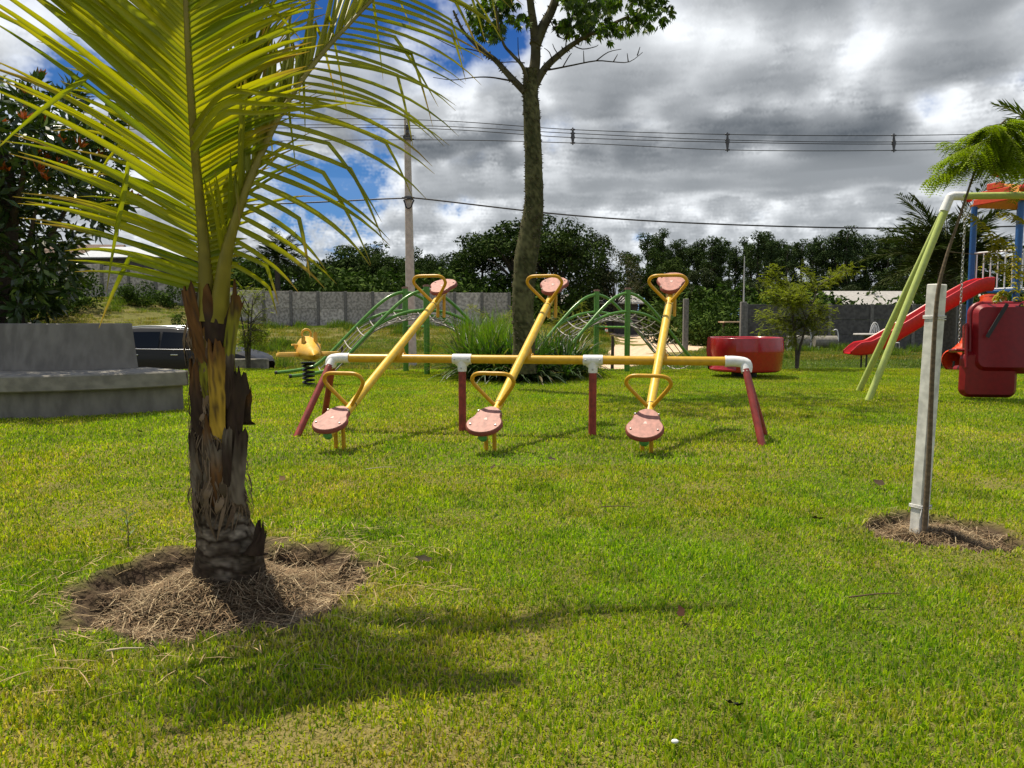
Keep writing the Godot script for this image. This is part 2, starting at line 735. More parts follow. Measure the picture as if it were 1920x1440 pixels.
func turf(g: Geo, r: RandomNumberGenerator, p: Vector3, length: float, width: float, lean: float, c: Color) -> void:   # one blade: bent once, pointed
	var b := r.randf() * TAU
	var out := Vector3(cos(b), 0, sin(b))
	var m1 := p + Vector3(out.x * length * 0.26 * lean, length * 0.56, out.z * length * 0.26 * lean)
	var m2 := p + Vector3(out.x * length * 0.72 * lean, length * (0.98 - 0.34 * minf(lean, 1.3)), out.z * length * 0.72 * lean)
	var s := Vector3(-out.z, 0, out.x).rotated(Vector3.UP, r.randf_range(-0.9, 0.9)) * (width * 0.5)
	var nn := (m1 - p).cross(s).normalized()
	if nn.y < 0.0:
		nn = -nn
	var i := g.v.size()
	g.v.append(p - s); g.v.append(p + s); g.v.append(m1 - s * 0.85); g.v.append(m1 + s * 0.85); g.v.append(m2)
	for k in 5:
		g.n.append(nn)
		g.c.append(c)
		g.uv.append(Vector2.ZERO)
	var turned := (s * 2.0).cross(m1 - p).dot(nn) > 0.0
	if turned:
		g.ix.append_array([i, i + 2, i + 1, i + 1, i + 2, i + 3, i + 2, i + 4, i + 3])
	else:
		g.ix.append_array([i, i + 1, i + 2, i + 1, i + 3, i + 2, i + 2, i + 3, i + 4])


func lawn() -> void:
	var green := Color(0.24, 0.36, 0.012)
	var lime := Color(0.45, 0.53, 0.014)
	var yellow := Color(0.54, 0.50, 0.035)
	var straw := Color(0.62, 0.50, 0.25)
	var deep := Color(0.11, 0.20, 0.012)
	var kinds := [green, green, lime, lime, lime, yellow, deep, lime, straw]
	var o := base("lawn_grass", Vector3.ZERO, "short sunlit yellow-green lawn grass covering the playground", "grass")
	o.set_meta("kind", "stuff")
	# close to the camera every blade is its own; farther off the lawn is laid in tiles
	var r := RandomNumberGenerator.new()
	r.seed = 4711
	var g := Geo.new()
	var patchy := noise(83, 2.6, 3)
	var z := -1.2
	while z > -5.2:
		var half := -z * 0.69 + 0.55
		var per_m2 := lerpf(19500.0, 7500.0, smoothstep(1.6, 5.0, -z))
		var wide := lerpf(0.0046, 0.0072, smoothstep(1.6, 5.0, -z))
		var n := int(per_m2 * 0.2 * 0.2)
		var x := -half
		while x < half:
			var tint := lawn_tint(x + 0.1, z - 0.1)
			var long := 1.0 + 0.45 * n_big.get_noise_2d(x * 2.2, z * 2.2) + 0.3 * n_mid.get_noise_2d(x * 1.4, z * 1.4)
			var burnt := smoothstep(0.16, 0.40, patchy.get_noise_2d(x * 0.5, z * 0.5)) * 0.32
			var open := bare(x + 0.1, z - 0.1) > 0.0 or bare(x, z) > 0.0 or bare(x + 0.2, z - 0.2) > 0.0 or bare(x, z - 0.2) > 0.0 or bare(x + 0.2, z) > 0.0
			for i in n:
				var px := x + r.randf() * 0.2
				var pz := z - r.randf() * 0.2
				if open and bare(px, pz) > 0.25 * r.randf():
					continue
				var c: Color = kinds[r.randi() % 9]
				if r.randf() < burnt or open and r.randf() < 0.4:
					c = straw if r.randf() < 0.6 else yellow
				var own := r.randf_range(0.75, 1.25)
				turf(g, r, Vector3(px, height(px, pz) - 0.006, pz), 0.033 * long * r.randf_range(0.5, 1.2), wide * r.randf_range(0.65, 1.2), r.randf_range(0.15, 1.25), Color(c.r * tint.r * own, c.g * tint.g * own, c.b * tint.b * own))
			x += 0.2
		z -= 0.2
	tag(part("grass_blades", g, M.grass, o), "", "", "", "stuff")
	print("blades ", g.v.size() / 5, " ", Time.get_ticks_msec())
	var tiles := []
	for k in 7:
		var t := Geo.new()
		for i in 900:
			var c: Color = kinds[r.randi() % 9]
			var own := r.randf_range(0.75, 1.25)
			turf(t, r, Vector3(r.randf_range(-0.26, 0.26), -0.006, r.randf_range(-0.26, 0.26)), 0.042 * r.randf_range(0.45, 1.2), 0.0086 * r.randf_range(0.65, 1.2), r.randf_range(0.2, 1.25), Color(c.r * own, c.g * own, c.b * own))
		tiles.append(t.mesh())
	var spots := []
	z = -5.45
	while z > -17.6:
		var half := -z * 0.70 + 2.6
		var x := -half
		while x < half:
			var s := rng.randf_range(0.85, 1.1) * (1.0 + 0.3 * n_big.get_noise_2d(x, z))
			spots.append([Transform3D(Basis(Vector3.UP, (rng.randi() % 4) * PI / 2.0).scaled(Vector3(1, s, 1)), on(x, z)), lawn_tint(x, z)])
			x += 0.5
		z -= 0.5
	z = -4.95
	while z > -5.3 or z < 1.3:   # the lawn beside and behind the camera
		var inner := maxf(-z, 0.0) * 0.69 + 0.62 if z < -1.0 else 0.0
		var x := -6.0
		while x < 6.1:
			if absf(x) > inner:
				spots.append([Transform3D(Basis(Vector3.UP, (rng.randi() % 4) * PI / 2.0).scaled(Vector3(1, 0.9, 1)), on(x, z)), lawn_tint(x, z)])
			x += 0.5
		z += 0.5
		if z > 1.2:
			break
	scatter("grass_blades", o, tiles, M.grass, spots)
	print("lawn ", Time.get_ticks_msec())



# ---------------------------------------------------------------- the young coconut palm
func leaflet(g: Geo, p: Vector3, dir: Vector3, side: Vector3, length: float, width: float, droop: float, kink: float, fold: float, colour: Color, dry: float, r: RandomNumberGenerator) -> void:
	var k := 9
	var path := PackedVector3Array([p])
	var d := dir.normalized()
	var q := p
	var step := length / (k - 1)
	var bent := r.randf_range(0.45, 0.7)
	for i in range(1, k):
		var t := float(i) / (k - 1)
		d = (d + Vector3.DOWN * droop * t * 0.34).normalized()
		if kink > 0.0 and t >= bent:
			d = (d * (1.0 - kink) + Vector3(d.x * 0.2, -1.0, d.z * 0.2) * kink).normalized()
			kink = 0.0
		q += d * step
		path.append(q)
	var widths := []
	for i in k:
		var t := float(i) / (k - 1)
		var w := width * 0.5 * (0.55 + 0.45 * smoothstep(0.0, 0.15, t)) * (1.0 - pow(t, 2.6) * 0.97)
		widths.append(maxf(w, 0.0007))
	var first := g.v.size()
	g.col = colour
	g.strip(path, side, widths, fold, Vector3(0.1, 0.6, 0.8))
	var brown := Color(0.30, 0.20, 0.06)
	for i in k:   # dry tips and brown flecks
		var t := float(i) / (k - 1)
		var mixd := clampf(smoothstep(1.0 - dry, 1.02 - dry * 0.35, t), 0.0, 0.85)
		for j in 3:
			var c := colour.lerp(brown, mixd)
			if j == 1:
				c = c.lerp(Color(c.r * 1.5, c.g * 1.4, c.b), 0.6)
			g.c[first + i * 3 + j] = c


func frond(palm: Node3D, spine: PackedVector3Array, flat: Vector3, r: RandomNumberGenerator, opt: Dictionary) -> MeshInstance3D:
	# spine: smooth path of the midrib; flat: the way the blade faces. Leaflets on both sides.
	var g := Geo.new()
	var k := spine.size()
	var radii := []
	for i in k:
		var t := float(i) / (k - 1)
		radii.append(lerpf(opt.get("thick", 0.020), 0.004, pow(t, 0.75)) * (1.0 + 1.1 * exp(-t * 14.0)))
	g.col = Color(0.25, 0.21, 0.030)
	g.tube(spine, radii, 7)
	for i in g.v.size():
		var s := 0.85 + 0.3 * n_fine.get_noise_3dv(g.v[i] * 3.0)
		g.c[i] = Color(g.c[i].r * s, g.c[i].g * s, g.c[i].b * s)
	var o := part("frond", g, M.rachis, palm)
	var total := 0.0
	var cum := [0.0]
	for i in range(1, k):
		total += spine[i].distance_to(spine[i - 1])
		cum.append(total)
	var rest := Geo.new()
	var single: bool = opt.get("single", true)
	var start: float = opt.get("start", 0.05)
	var gap: float = opt.get("gap", 0.034)
	var count := int((total - start) / gap)
	for n in count:
		var s: float = start + n * gap
		var t := s / total
		var i := 0
		while i < k - 2 and cum[i + 1] < s:
			i += 1
		var f: float = (s - cum[i]) / maxf(cum[i + 1] - cum[i], 1e-5)
		var p := spine[i].lerp(spine[i + 1], f)
		var tan := (spine[i + 1] - spine[i]).normalized()
		var sd := tan.cross(flat).normalized()
		for side in [-1.0, 1.0]:
			if opt.has("only") and opt.only != side:
				continue
			var env: float = sin(PI * clampf(0.14 + 0.80 * t, 0.0, 1.0))
			var length: float = opt.get("len", 0.72) * (0.55 + 0.45 * env) * r.randf_range(0.9, 1.08)
			if side > 0.0:
				length *= lerpf(opt.get("right_low", 1.0), opt.get("right_scale", 1.0), smoothstep(0.05, 0.5, t))
			length *= lerpf(opt.get("low", 0.85), 1.0, smoothstep(0.0, 0.35, t))
			if t < 0.10:
				length *= 0.55 + 4.5 * t
			var open: float = lerpf(opt.get("open0", 1.35), opt.get("open1", 0.55), smoothstep(0.0, opt.get("turn", 0.6), t)) + r.randf_range(-0.06, 0.06)
			if side < 0.0 and opt.has("open_left"):
				open = opt.open_left + r.randf_range(-0.1, 0.1)
			var dir: Vector3 = sd * side * sin(open) + tan * cos(open) + flat * ((opt.get("lift_right", 0.1) if side > 0.0 else opt.get("lift", 0.10)) + r.randf_range(-0.10, 0.10))
			var droop: float = (opt.droop_left if side < 0.0 else opt.droop_right) * r.randf_range(0.6, 1.3)
			droop *= 1.0 - opt.get("ease", 0.0) * t
			var kink := r.randf_range(0.5, 0.95) if r.randf() < opt.get("kinks", 0.1) else 0.0
			var c := Color(0.44, 0.44, 0.009).lerp(Color(0.15, 0.22, 0.009), pow(r.randf(), 1.3))
			if opt.has("tone"):
				c = c.lerp(opt.tone, 0.6)
			var gg := Geo.new() if single else rest
			leaflet(gg, p + sd * side * 0.004, dir, tan, length, opt.get("width", 0.034) * r.randf_range(0.85, 1.1) * (0.6 + 0.4 * env), droop, kink, r.randf_range(0.6, 1.15), c, r.randf_range(0.02, 0.22) if r.randf() < 0.75 else r.randf_range(0.3, 0.5), r)
			if single:
				part("leaflet", gg, M.palm_leaf, o)
	if not single:
		var st := part("leaflets", rest, M.palm_leaf, o)
		st.set_meta("kind", "stuff")
	return o


func palm() -> void:
	M.palm_leaf = leafy(0.42, Color(1.0, 1.0, 0.7), 0.45)
	M.rachis = tinted(0.5, 0.4)
	M.husk = tinted(0.92, 0.25)
	var foot := palm_foot()
	var zf := -foot.z
	var o := base("coconut_palm", Vector3.ZERO, "young coconut palm with backlit yellow-green fronds in a mulched hole", "palm tree")
	var r := RandomNumberGenerator.new()
	r.seed = 77
	# trunk: swollen foot, ring scars, fibrous top
	var rows := [[1128, 430, 0.146], [1100, 430, 0.138], [1060, 430, 0.126], [1020, 427, 0.110], [985, 419, 0.099], [950, 413, 0.094], [900, 408, 0.090], [840, 405, 0.082], [760, 402, 0.068], [680, 400, 0.060], [600, 398, 0.056], [545, 397, 0.050], [520, 397, 0.03]]
	var pth := PackedVector3Array()
	var rad := []
	for e in rows:
		pth.append(at(e[1], e[0], zf))
		rad.append(e[2])
	pth = bezier(pth, 22)
	rad = swept(rad, 22)
	var g := Geo.new()
	g.tube(pth, rad, 56)
	var ring := noise(61, 1.0, 2)
	for i in g.v.size():
		var p := g.v[i]
		var mid := Vector3(at(430, 1098, zf).x + (p.y) * -0.06, p.y, foot.z)
		var a := atan2(p.z - mid.z, p.x - mid.x)
		var hh := p.y
		var low := 1.0 - smoothstep(0.28, 0.34, hh)
		var scar := pow(absf(sin(hh * 62.0 + 0.5 * sin(a + 1.0) + 1.3 * ring.get_noise_2d(a * 1.2, hh * 6.0))), 0.35)
		var fib := n_fine.get_noise_3d(cos(a) * 2.2, hh * 0.35, sin(a) * 2.2)
		var bump := low * (scar - 0.6) * 0.006 + (1.0 - low) * fib * 0.012 + 0.006 * n_fine.get_noise_3dv(p * 2.0)
		g.v[i] = p + g.n[i] * bump
		var c := Vector3(0.045, 0.032, 0.022).lerp(Vector3(0.27, 0.225, 0.175), clampf((scar - 0.5) * 2.0 - 1.1 * maxf(n_fine.get_noise_2d(a * 0.9, hh * 2.2), 0.0), 0.0, 1.0) * low * clampf(0.12 + 0.75 * smoothstep(0.14, 0.24, hh) + 1.0 * n_mid.get_noise_2d(a * 0.5, hh * 4.0), 0.05, 1.0))
		c = c.lerp(Vector3(0.16, 0.125, 0.09).lerp(Vector3(0.05, 0.032, 0.02), clampf(0.5 + fib * 1.6, 0.0, 1.0)), 1.0 - low)
		c *= 0.85 + 0.7 * n_fine.get_noise_3dv(p * 7.0)
		g.c[i] = Color(c.x, c.y, c.z)
	part("trunk", g, M.husk, o)
	# old leaf bases clasping the trunk: [px0, py0 (foot), px1, py1 (tip), depth offset, half width foot, half width tip, colour, colour at tip, outward bend]
	var yel := Color(0.40, 0.25, 0.035)
	var brn := Color(0.13, 0.062, 0.022)
	var drk := Color(0.045, 0.030, 0.022)
	var gry := Color(0.15, 0.12, 0.09)
	var grn := Color(0.20, 0.19, 0.022)
	var shells := [
		[408, 850, 404, 640, -0.090, 0.022, 0.030, yel, brn, 0.010], [380, 860, 364, 672, -0.066, 0.026, 0.018, drk, brn, 0.03], [434, 860, 448, 702, -0.062, 0.028, 0.030, drk, drk, 0.03],
		[388, 720, 352, 545, -0.070, 0.020, 0.022, brn, brn, 0.02], [424, 710, 444, 548, -0.066, 0.018, 0.020, grn, brn, 0.02], [400, 660, 398, 556, -0.078, 0.034, 0.058, drk, brn, 0.006],
		[378, 965, 368, 820, -0.084, 0.030, 0.030, gry, drk, 0.008], [436, 968, 448, 815, -0.082, 0.030, 0.028, gry, drk, 0.010], [406, 972, 400, 836, -0.098, 0.026, 0.026, brn, gry, 0.006], [390, 930, 388, 800, -0.090, 0.014, 0.016, gry, brn, 0.006], [424, 935, 426, 800, -0.090, 0.016, 0.014, drk, gry, 0.006],
		[470, 1050, 492, 1000, -0.095, 0.040, 0.012, drk, drk, 0.02], [452, 800, 466, 745, -0.020, 0.030, 0.010, drk, brn, 0.02], [386, 780, 376, 620, -0.076, 0.018, 0.022, grn, brn, 0.006], [424, 790, 430, 640, -0.078, 0.016, 0.016, drk, gry, 0.004]]
	for e in shells:
		var s := Geo.new()
		var a := at(e[0], e[1], zf + e[4])
		var b := at(e[2], e[3], zf + e[4] * 0.9 - e[9] * 0.4)
		var steps := 12
		var across := 8
		var first := 0
		for layer in [0.0, 1.0]:
			for i in steps + 1:
				var t := float(i) / steps
				var c0 := a.lerp(b, t) + Vector3(0, 0, 0.5 * e[9] * sin(t * PI))
				var hw: float = lerpf(e[5], e[6], t)
				for j in across + 1:
					var u := (float(j) / across - 0.5) * 2.0
					var top := 0.09 * n_fine.get_noise_2d(u * 3.0 + e[0], e[1]) * smoothstep(0.7, 1.0, t)
					var p := c0 + Vector3(u * hw, top - 0.3 * absf(u) * hw * smoothstep(0.8, 1.0, t), -0.55 * hw * u * u)
					var nn := Vector3(u * 0.8, 0.0, 1.0).normalized()
					p -= Vector3(0, 0, 0.05 * (1.0 - smoothstep(0.0, 0.22, t)))
					p += nn * (0.006 + 0.005 * n_fine.get_noise_3d(u * 2.0 + e[0], p.y * 1.5, 0.0))
					if layer > 0.5:
						p -= nn * 0.012
						nn = -nn
					var cc: Color = (e[7] as Color).lerp(e[8], smoothstep(0.55, 1.0, t))
					var streak := 1.0 + 0.55 * n_fine.get_noise_2d(u * 7.0 + e[0], p.y * 1.2)
					if n_mid.get_noise_2d(u * 1.6 + e[0] * 0.3, p.y * 6.0) > 0.30:
						cc = cc.lerp(drk, 0.75)
					s.col = Color(cc.r * streak, cc.g * streak, cc.b * streak)
					s.put(p, nn)
		var lay := (steps + 1) * (across + 1)
		for l in 2:
			for i in steps:
				for j in across:
					var q := l * lay + i * (across + 1) + j
					s.face(q, q + 1, q + across + 1)
					s.face(q + 1, q + across + 2, q + across + 1)
		for i in steps:   # close the long edges and the tip
			for j in [0, across]:
				var q: int = i * (across + 1) + j
				s.face(q, q + across + 1, q + lay)
				s.face(q + across + 1, q + across + 1 + lay, q + lay)
		for j in across:
			var q := steps * (across + 1) + j
			s.face(q, q + 1, q + lay)
			s.face(q + 1, q + 1 + lay, q + lay)
		part("leaf_base", s, M.husk, o)
	# hanging fibre
	var fb := Geo.new()
	for i in 420:
		var hh := r.randf_range(0.33, 1.02)
		var a := r.randf_range(-2.9, 0.2) if r.randf() < 0.8 else r.randf() * TAU
		var rr := lerpf(0.098, 0.062, smoothstep(0.3, 0.85, hh)) + 0.006
		var c0 := Vector3(foot.x - hh * 0.055, hh, foot.z)
		var p0 := c0 + Vector3(cos(a) * rr, 0, -sin(a) * rr)
		var l := r.randf_range(0.05, 0.16)
		var sw := r.randf_range(-0.5, 0.5)
		var pts := PackedVector3Array()
		for k in 5:
			var t := k / 4.0
			var aa := a + sw * t
			pts.append(c0 + Vector3(cos(aa) * (rr + 0.012 * sin(t * 3.0)), -l * t, -sin(aa) * (rr + 0.012 * sin(t * 3.0))))
		var wd := r.randf_range(1.5, 4.5) if i % 5 == 0 else 0.7
		fb.col = tone(Color(0.15, 0.105, 0.068), r, 0.55)
		fb.strip(pts, Vector3(-sin(a), 0, -cos(a)), [0.002 * wd, 0.003 * wd, 0.003 * wd, 0.002 * wd, 0.0008], 0.1, Vector3(cos(a), 0, -sin(a)))
	tag(part("fibre", fb, M.husk, o), "", "", "", "stuff")
	# fronds
	var away := Vector3(0, 0.15, 1).normalized()
	var a_pts := pv([at(390, 600, zf - 0.03), at(385, 500, zf - 0.05), at(377, 400, zf - 0.07), at(366, 290, zf - 0.12), at(358, 180, zf - 0.17), at(351, 60, zf - 0.20), at(347, -80, zf - 0.20), at(348, -220, zf - 0.14), at(360, -340, zf - 0.02)])
	frond(o, bezier(a_pts, 6), away, r, {"len": 0.84, "right_scale": 0.60, "right_low": 0.18, "width": 0.026, "gap": 0.0180, "start": 0.10, "open0": 1.32, "open1": 0.84, "turn": 0.34, "droop_left": 0.26, "droop_right": 0.22, "kinks": 0.045, "thick": 0.024, "lift": 0.05, "lift_right": -0.32})
	var fa := o.get_child(o.get_child_count() - 1)   # a few of its leaflets are bent over and lie across the next frond
	for e in [[150, 0.0, 735, 206], [170, 0.02, 640, 200], [188, -0.02, 690, 188]]:
		var q := Geo.new()
		q.col = tone(Color(0.34, 0.34, 0.012), r, 0.3)
		var zb: float = zf - 0.30 + e[1]
		var lp := bezier(pv([at(362, e[0] + 95, zf - 0.15), at(400, e[0] + 45, zf - 0.2), at(432, e[0] + 22, zb), at(480, e[0] + 24, zb), at(lerpf(480, e[2], 0.5), lerpf(e[0] + 24, e[3], 0.4), zb), at(e[2], e[3], zb)]), 3)
		var ws := []
		for i in lp.size():
			ws.append(0.0105 * (1.0 - 0.95 * pow(float(i) / (lp.size() - 1), 2.2)))
		q.strip(lp, Vector3(0, 1, 0.3), ws, 0.5, Vector3(0.1, 0.6, 0.8))
		part("leaflet", q, M.palm_leaf, fa)
	var b_pts := pv([at(410, 600, zf - 0.04), at(424, 480, zf - 0.09), at(450, 385, zf - 0.10), at(484, 300, zf - 0.06), at(530, 205, zf + 0.04), at(592, 115, zf + 0.18), at(652, 48, zf + 0.34), at(720, -20, zf + 0.43), at(810, -85, zf + 0.52), at(905, -125, zf + 0.58)])
	var bf := Vector3(0.30, 0.35, 0.9).normalized()
	frond(o, bezier(b_pts, 6), bf, r, {"len": 0.58, "low": 0.45, "width": 0.022, "gap": 0.042, "start": 0.22, "open0": 1.85, "open1": 1.12, "open_left": 0.30, "droop_left": 0.15, "droop_right": 0.50, "ease": 0.5, "kinks": 0.30, "thick": 0.022, "lift": 0.02, "tone": Color(0.21, 0.22, 0.012)})
	# two that lean away behind these, and the folded spear in the middle
	var c_pts := pv([at(402, 590, zf + 0.03), at(406, 430, zf + 0.10), at(418, 270, zf + 0.18), at(440, 120, zf + 0.26), at(470, 0, zf + 0.34), at(505, -90, zf + 0.42), at(550, -160, zf + 0.50)])
	frond(o, bezier(c_pts, 6), Vector3(-0.2, 0.55, 0.8).normalized(), r, {"single": false, "len": 0.50, "width": 0.018, "gap": 0.042, "start": 0.35, "open0": 1.0, "open1": 0.5, "droop_left": 0.3, "droop_right": 0.35, "kinks": 0.05, "thick": 0.020})
	var d_pts := pv([at(398, 590, zf + 0.04), at(390, 440, zf + 0.10), at(368, 280, zf + 0.16), at(336, 130, zf + 0.22), at(296, 10, zf + 0.30), at(250, -80, zf + 0.38), at(195, -150, zf + 0.46)])
	frond(o, bezier(d_pts, 6), Vector3(0.2, 0.55, 0.8).normalized(), r, {"single": false, "len": 0.56, "width": 0.019, "gap": 0.034, "start": 0.30, "open0": 1.15, "open1": 0.5, "droop_left": 0.4, "droop_right": 0.35, "kinks": 0.05, "thick": 0.020})
	var s_pts := pv([at(402, 590, zf), at(404, 480, zf + 0.01), at(414, 380, zf + 0.02), at(432, 270, zf + 0.03), at(455, 170, zf + 0.05), at(480, 80, zf + 0.08)])
	frond(o, bezier(s_pts, 6), Vector3(0.1, 0.2, 1).normalized(), r, {"single": false, "len": 0.36, "width": 0.030, "gap": 0.03, "start": 0.12, "open0": 0.40, "open1": 0.18, "droop_left": 0.0, "droop_right": 0.0, "kinks": 0.0, "thick": 0.022, "tone": Color(0.13, 0.17, 0.01)})
	print("palm ", Time.get_ticks_msec())


func mulch(called: String, c: Vector3, radius: float, count: int, label: String, heap: float, seed_: int) -> void:   # dry grass clippings heaped in a planting hole
	var r := RandomNumberGenerator.new()
	r.seed = seed_
	var g := Geo.new()
	for i in count:
		var a := r.randf() * TAU
		var d := radius * pow(r.randf(), 0.62)
		var p := Vector3(c.x + cos(a) * d, 0, c.z + sin(a) * d)
		p.y = height(p.x, p.z) + r.randf_range(0.0, heap) * (1.0 - 0.6 * d / radius)
		var b := r.randf() * TAU
		var l := r.randf_range(0.03, 0.15)
		var dir := Vector3(cos(b), r.randf_range(-0.35, 0.35), sin(b)).normalized()
		var bow := Vector3.UP * r.randf_range(-0.3, 0.5) * l * 0.4
		var t := r.randf_range(0.3, 1.25)
		g.col = Color(0.23 * t, 0.155 * t, 0.088 * t) if r.randf() < 0.70 else Color(0.46 * t, 0.36 * t, 0.22 * t)
		var w := r.randf_range(0.0008, 0.0021)
		g.strip(pv([p - dir * l * 0.5, p + bow, p + dir * l * 0.5]), dir.cross(Vector3.UP).normalized(), [w * 0.6, w, w * 0.4], 0.2)
	whole(called, g, M.straw, label, "mulch", "", "stuff")


func stray(c: Vector3) -> void:   # loose straws lying on the grass round the hole
	var r := RandomNumberGenerator.new()
	r.seed = 99
	var g := Geo.new()
	for i in 520:
		var a := r.randf() * TAU
		var d := 0.5 + 0.42 * pow(r.randf(), 1.6)
		var p := Vector3(c.x + cos(a) * d, 0, c.z + sin(a) * d)
		p.y = height(p.x, p.z) + r.randf_range(0.012, 0.040)
		var b := r.randf() * TAU
		var l := r.randf_range(0.03, 0.12)
		var dir := Vector3(cos(b), r.randf_range(-0.15, 0.15), sin(b)).normalized()
		g.col = tone(Color(0.36, 0.26, 0.14), r, 0.5)
		g.strip(pv([p - dir * l * 0.5, p + Vector3.UP * 0.004, p + dir * l * 0.5]), dir.cross(Vector3.UP).normalized(), [0.0008, 0.0016, 0.0006], 0.2)
	whole("loose_straw", g, M.straw, "loose pale straws scattered on the grass round the palm hole", "straw", "", "stuff")


func mulches() -> void:
	stray(palm_foot())
	mulch("dry_clippings", palm_foot() + Vector3(0.03, 0, 0.01), 0.475, 11500, "heap of dry brown grass clippings around the palm foot", 0.04, 5)
	mulch("dry_clippings", stake_foot() + Vector3(0.08, 0, 0.02), 0.31, 3000, "dry brown clippings around the white stake", 0.02, 6)



# ---------------------------------------------------------------- the seesaw
func frame_of(p: Vector3, along: Vector3, up := Vector3.UP) -> Transform3D:   # -z along, y as near up as it can be
	var z := -along.normalized()
	var x := up.cross(z).normalized()
	return Transform3D(Basis(x, z.cross(x), z), p)


func flange(g: Geo, p: Vector3, d: Vector3, r: float, half: float) -> void:
	g.tube(pv([p - d * half, p - d * (half - 0.006), p + d * (half - 0.006), p + d * half]), [r * 0.96, r, r, r * 0.96], 16)


func bolt(g: Geo, p: Vector3, out: Vector3, r := 0.008) -> void:
	g.tube(pv([p - out * 0.006, p + out * 0.005, p + out * 0.008]), [r, r, r * 0.6], 8)


func seesaw() -> void:
	M.yellow = worn(0.60, 0.345, 0.018, 0.38, 201, 0.12, 2.2)
	M.plank_yellow = worn(0.66, 0.42, 0.035, 0.38, 202, 0.15, 1.8)
	M.amber = worn(0.56, 0.30, 0.012, 0.38, 203, 0.10, 3.0)
	M.maroon = worn(0.26, 0.034, 0.026, 0.5, 204, 0.30, 2.0)
	M.joint_white = worn(0.78, 0.78, 0.76, 0.45, 205, 0.08, 4.0)
	M.seat_pink = worn(0.36, 0.155, 0.12, 0.6, 206, 0.28, 3.0)
	M.seat_inset = paint(0.60, 0.44, 0.38, 0.6)
	M.seat_edge = paint(0.22, 0.045, 0.03, 0.6)
	M.bolt = paint(0.55, 0.55, 0.53, 0.3, 0.9)
	M.cap_green = paint(0.10, 0.33, 0.10, 0.4)
	M.black = paint(0.02, 0.02, 0.02, 0.5)
	var o := base("seesaw", Vector3.ZERO, "triple seesaw with three yellow planks, pink seats and maroon legs", "seesaw")
	var hb := 0.655
	var lz := 7.0
	var rz := 6.42
	var le := at(634, 672, lz)
	var re := at(1384, 676, rz)
	le.y = hb
	re.y = hb
	var dir := (re - le).normalized()
	var g := Geo.new()
	g.tube(pv([le + dir * 0.03, re - dir * 0.03]), 0.038, 18)
	part("beam", g, M.yellow, o)
	# splayed end legs with white elbow joints
	for e in [[le, -1.0, gnd(557, 818), gnd(607, 789)], [re, 1.0, gnd(1429, 836), gnd(1434, 817)]]:
		var p: Vector3 = e[0]
		var s: float = e[1]
		var top: Vector3 = p + dir * s * 0.045
		for foot in [e[2], e[3]]:
			var f: Vector3 = foot
			var lg := Geo.new()
			var hip := top + (f - top) * 0.10 + Vector3(0, 0, 0.012 * signf(f.z - top.z))
			lg.tube(pv([hip, f + (f - hip) * 0.05]), 0.030, 14)
			part("leg", lg, M.maroon, o)
		var el := Geo.new()
		var down: Vector3 = ((e[2] + e[3]) * 0.5 - top).normalized()
		el.tube(bezier(pv([p - dir * s * 0.10, p - dir * s * 0.02, top + dir * s * 0.015 + down * 0.02, top + down * 0.09]), 5), 0.045, 18)
		for foot in [e[2], e[3]]:
			var dn: Vector3 = (foot - top).normalized()
			el.tube(pv([top, top + dn * 0.10]), 0.037, 14)
		flange(el, p - dir * s * 0.10, dir, 0.048, 0.008)
		var jn := part("joint", el, M.joint_white, o)
		var bg := Geo.new()
		for foot in [e[2], e[3]]:
			var dn: Vector3 = (foot - top).normalized()
			bolt(bg, top + dn * 0.085 + Vector3(0, 0, 0.037), Vector3.BACK)
		part("bolts", bg, M.bolt, jn)
	# upright posts with T joints
	for e in [[867, 821], [1112, 822]]:
		var t: float = (e[0] - 634.0) / 750.0
		var z := lerpf(lz, rz, t)
		var p := at(e[0], 675, z)
		p.y = hb
		var k := (p - le).dot(dir)
		p = le + dir * k
		var lg := Geo.new()
		lg.tube(pv([p, Vector3(p.x, -0.06, p.z)]), 0.034, 16)
		part("post", lg, M.maroon, o)
		var el := Geo.new()
		el.tube(pv([p - dir * 0.085, p - dir * 0.079, p + dir * 0.079, p + dir * 0.085]), [0.043, 0.046, 0.046, 0.043], 18)
		el.tube(pv([p, p - Vector3(0, 0.104, 0), p - Vector3(0, 0.11, 0)]), [0.044, 0.040, 0.037], 18)
		el.box(Transform3D(Basis.looking_at(Vector3(-dir.z, 0, dir.x), Vector3.UP), p - Vector3(0, 0.04, 0)), Vector3(0.13, 0.05, 0.05), 0.02)
		var jn := part("joint", el, M.joint_white, o)
		var bg := Geo.new()
		var fr := Vector3(-dir.z, 0, dir.x).normalized()
		if fr.z < 0:
			fr = -fr
		for q in [p - dir * 0.06 + fr * 0.046, p + dir * 0.06 + fr * 0.046, p - Vector3(0, 0.08, 0) + fr * 0.04]:
			bolt(bg, q, fr)
		part("bolts", bg, M.bolt, jn)
	# planks
	for e in [[613, 818, 5.74, 745], [904, 822, 5.66, 985], [1207, 831, 5.60, 1238]]:
		var z := lerpf(lz, rz, (e[3] - 634.0) / 750.0)
		var mid := at(e[3], 675, z)
		mid = le + dir * (mid - le).dot(dir) + Vector3(0, 0.078, 0)
		var low := at(e[0], e[1], e[2])
		var high := mid * 2.0 - low
		plank(o, low, mid, high)
	print("seesaw ", Time.get_ticks_msec())


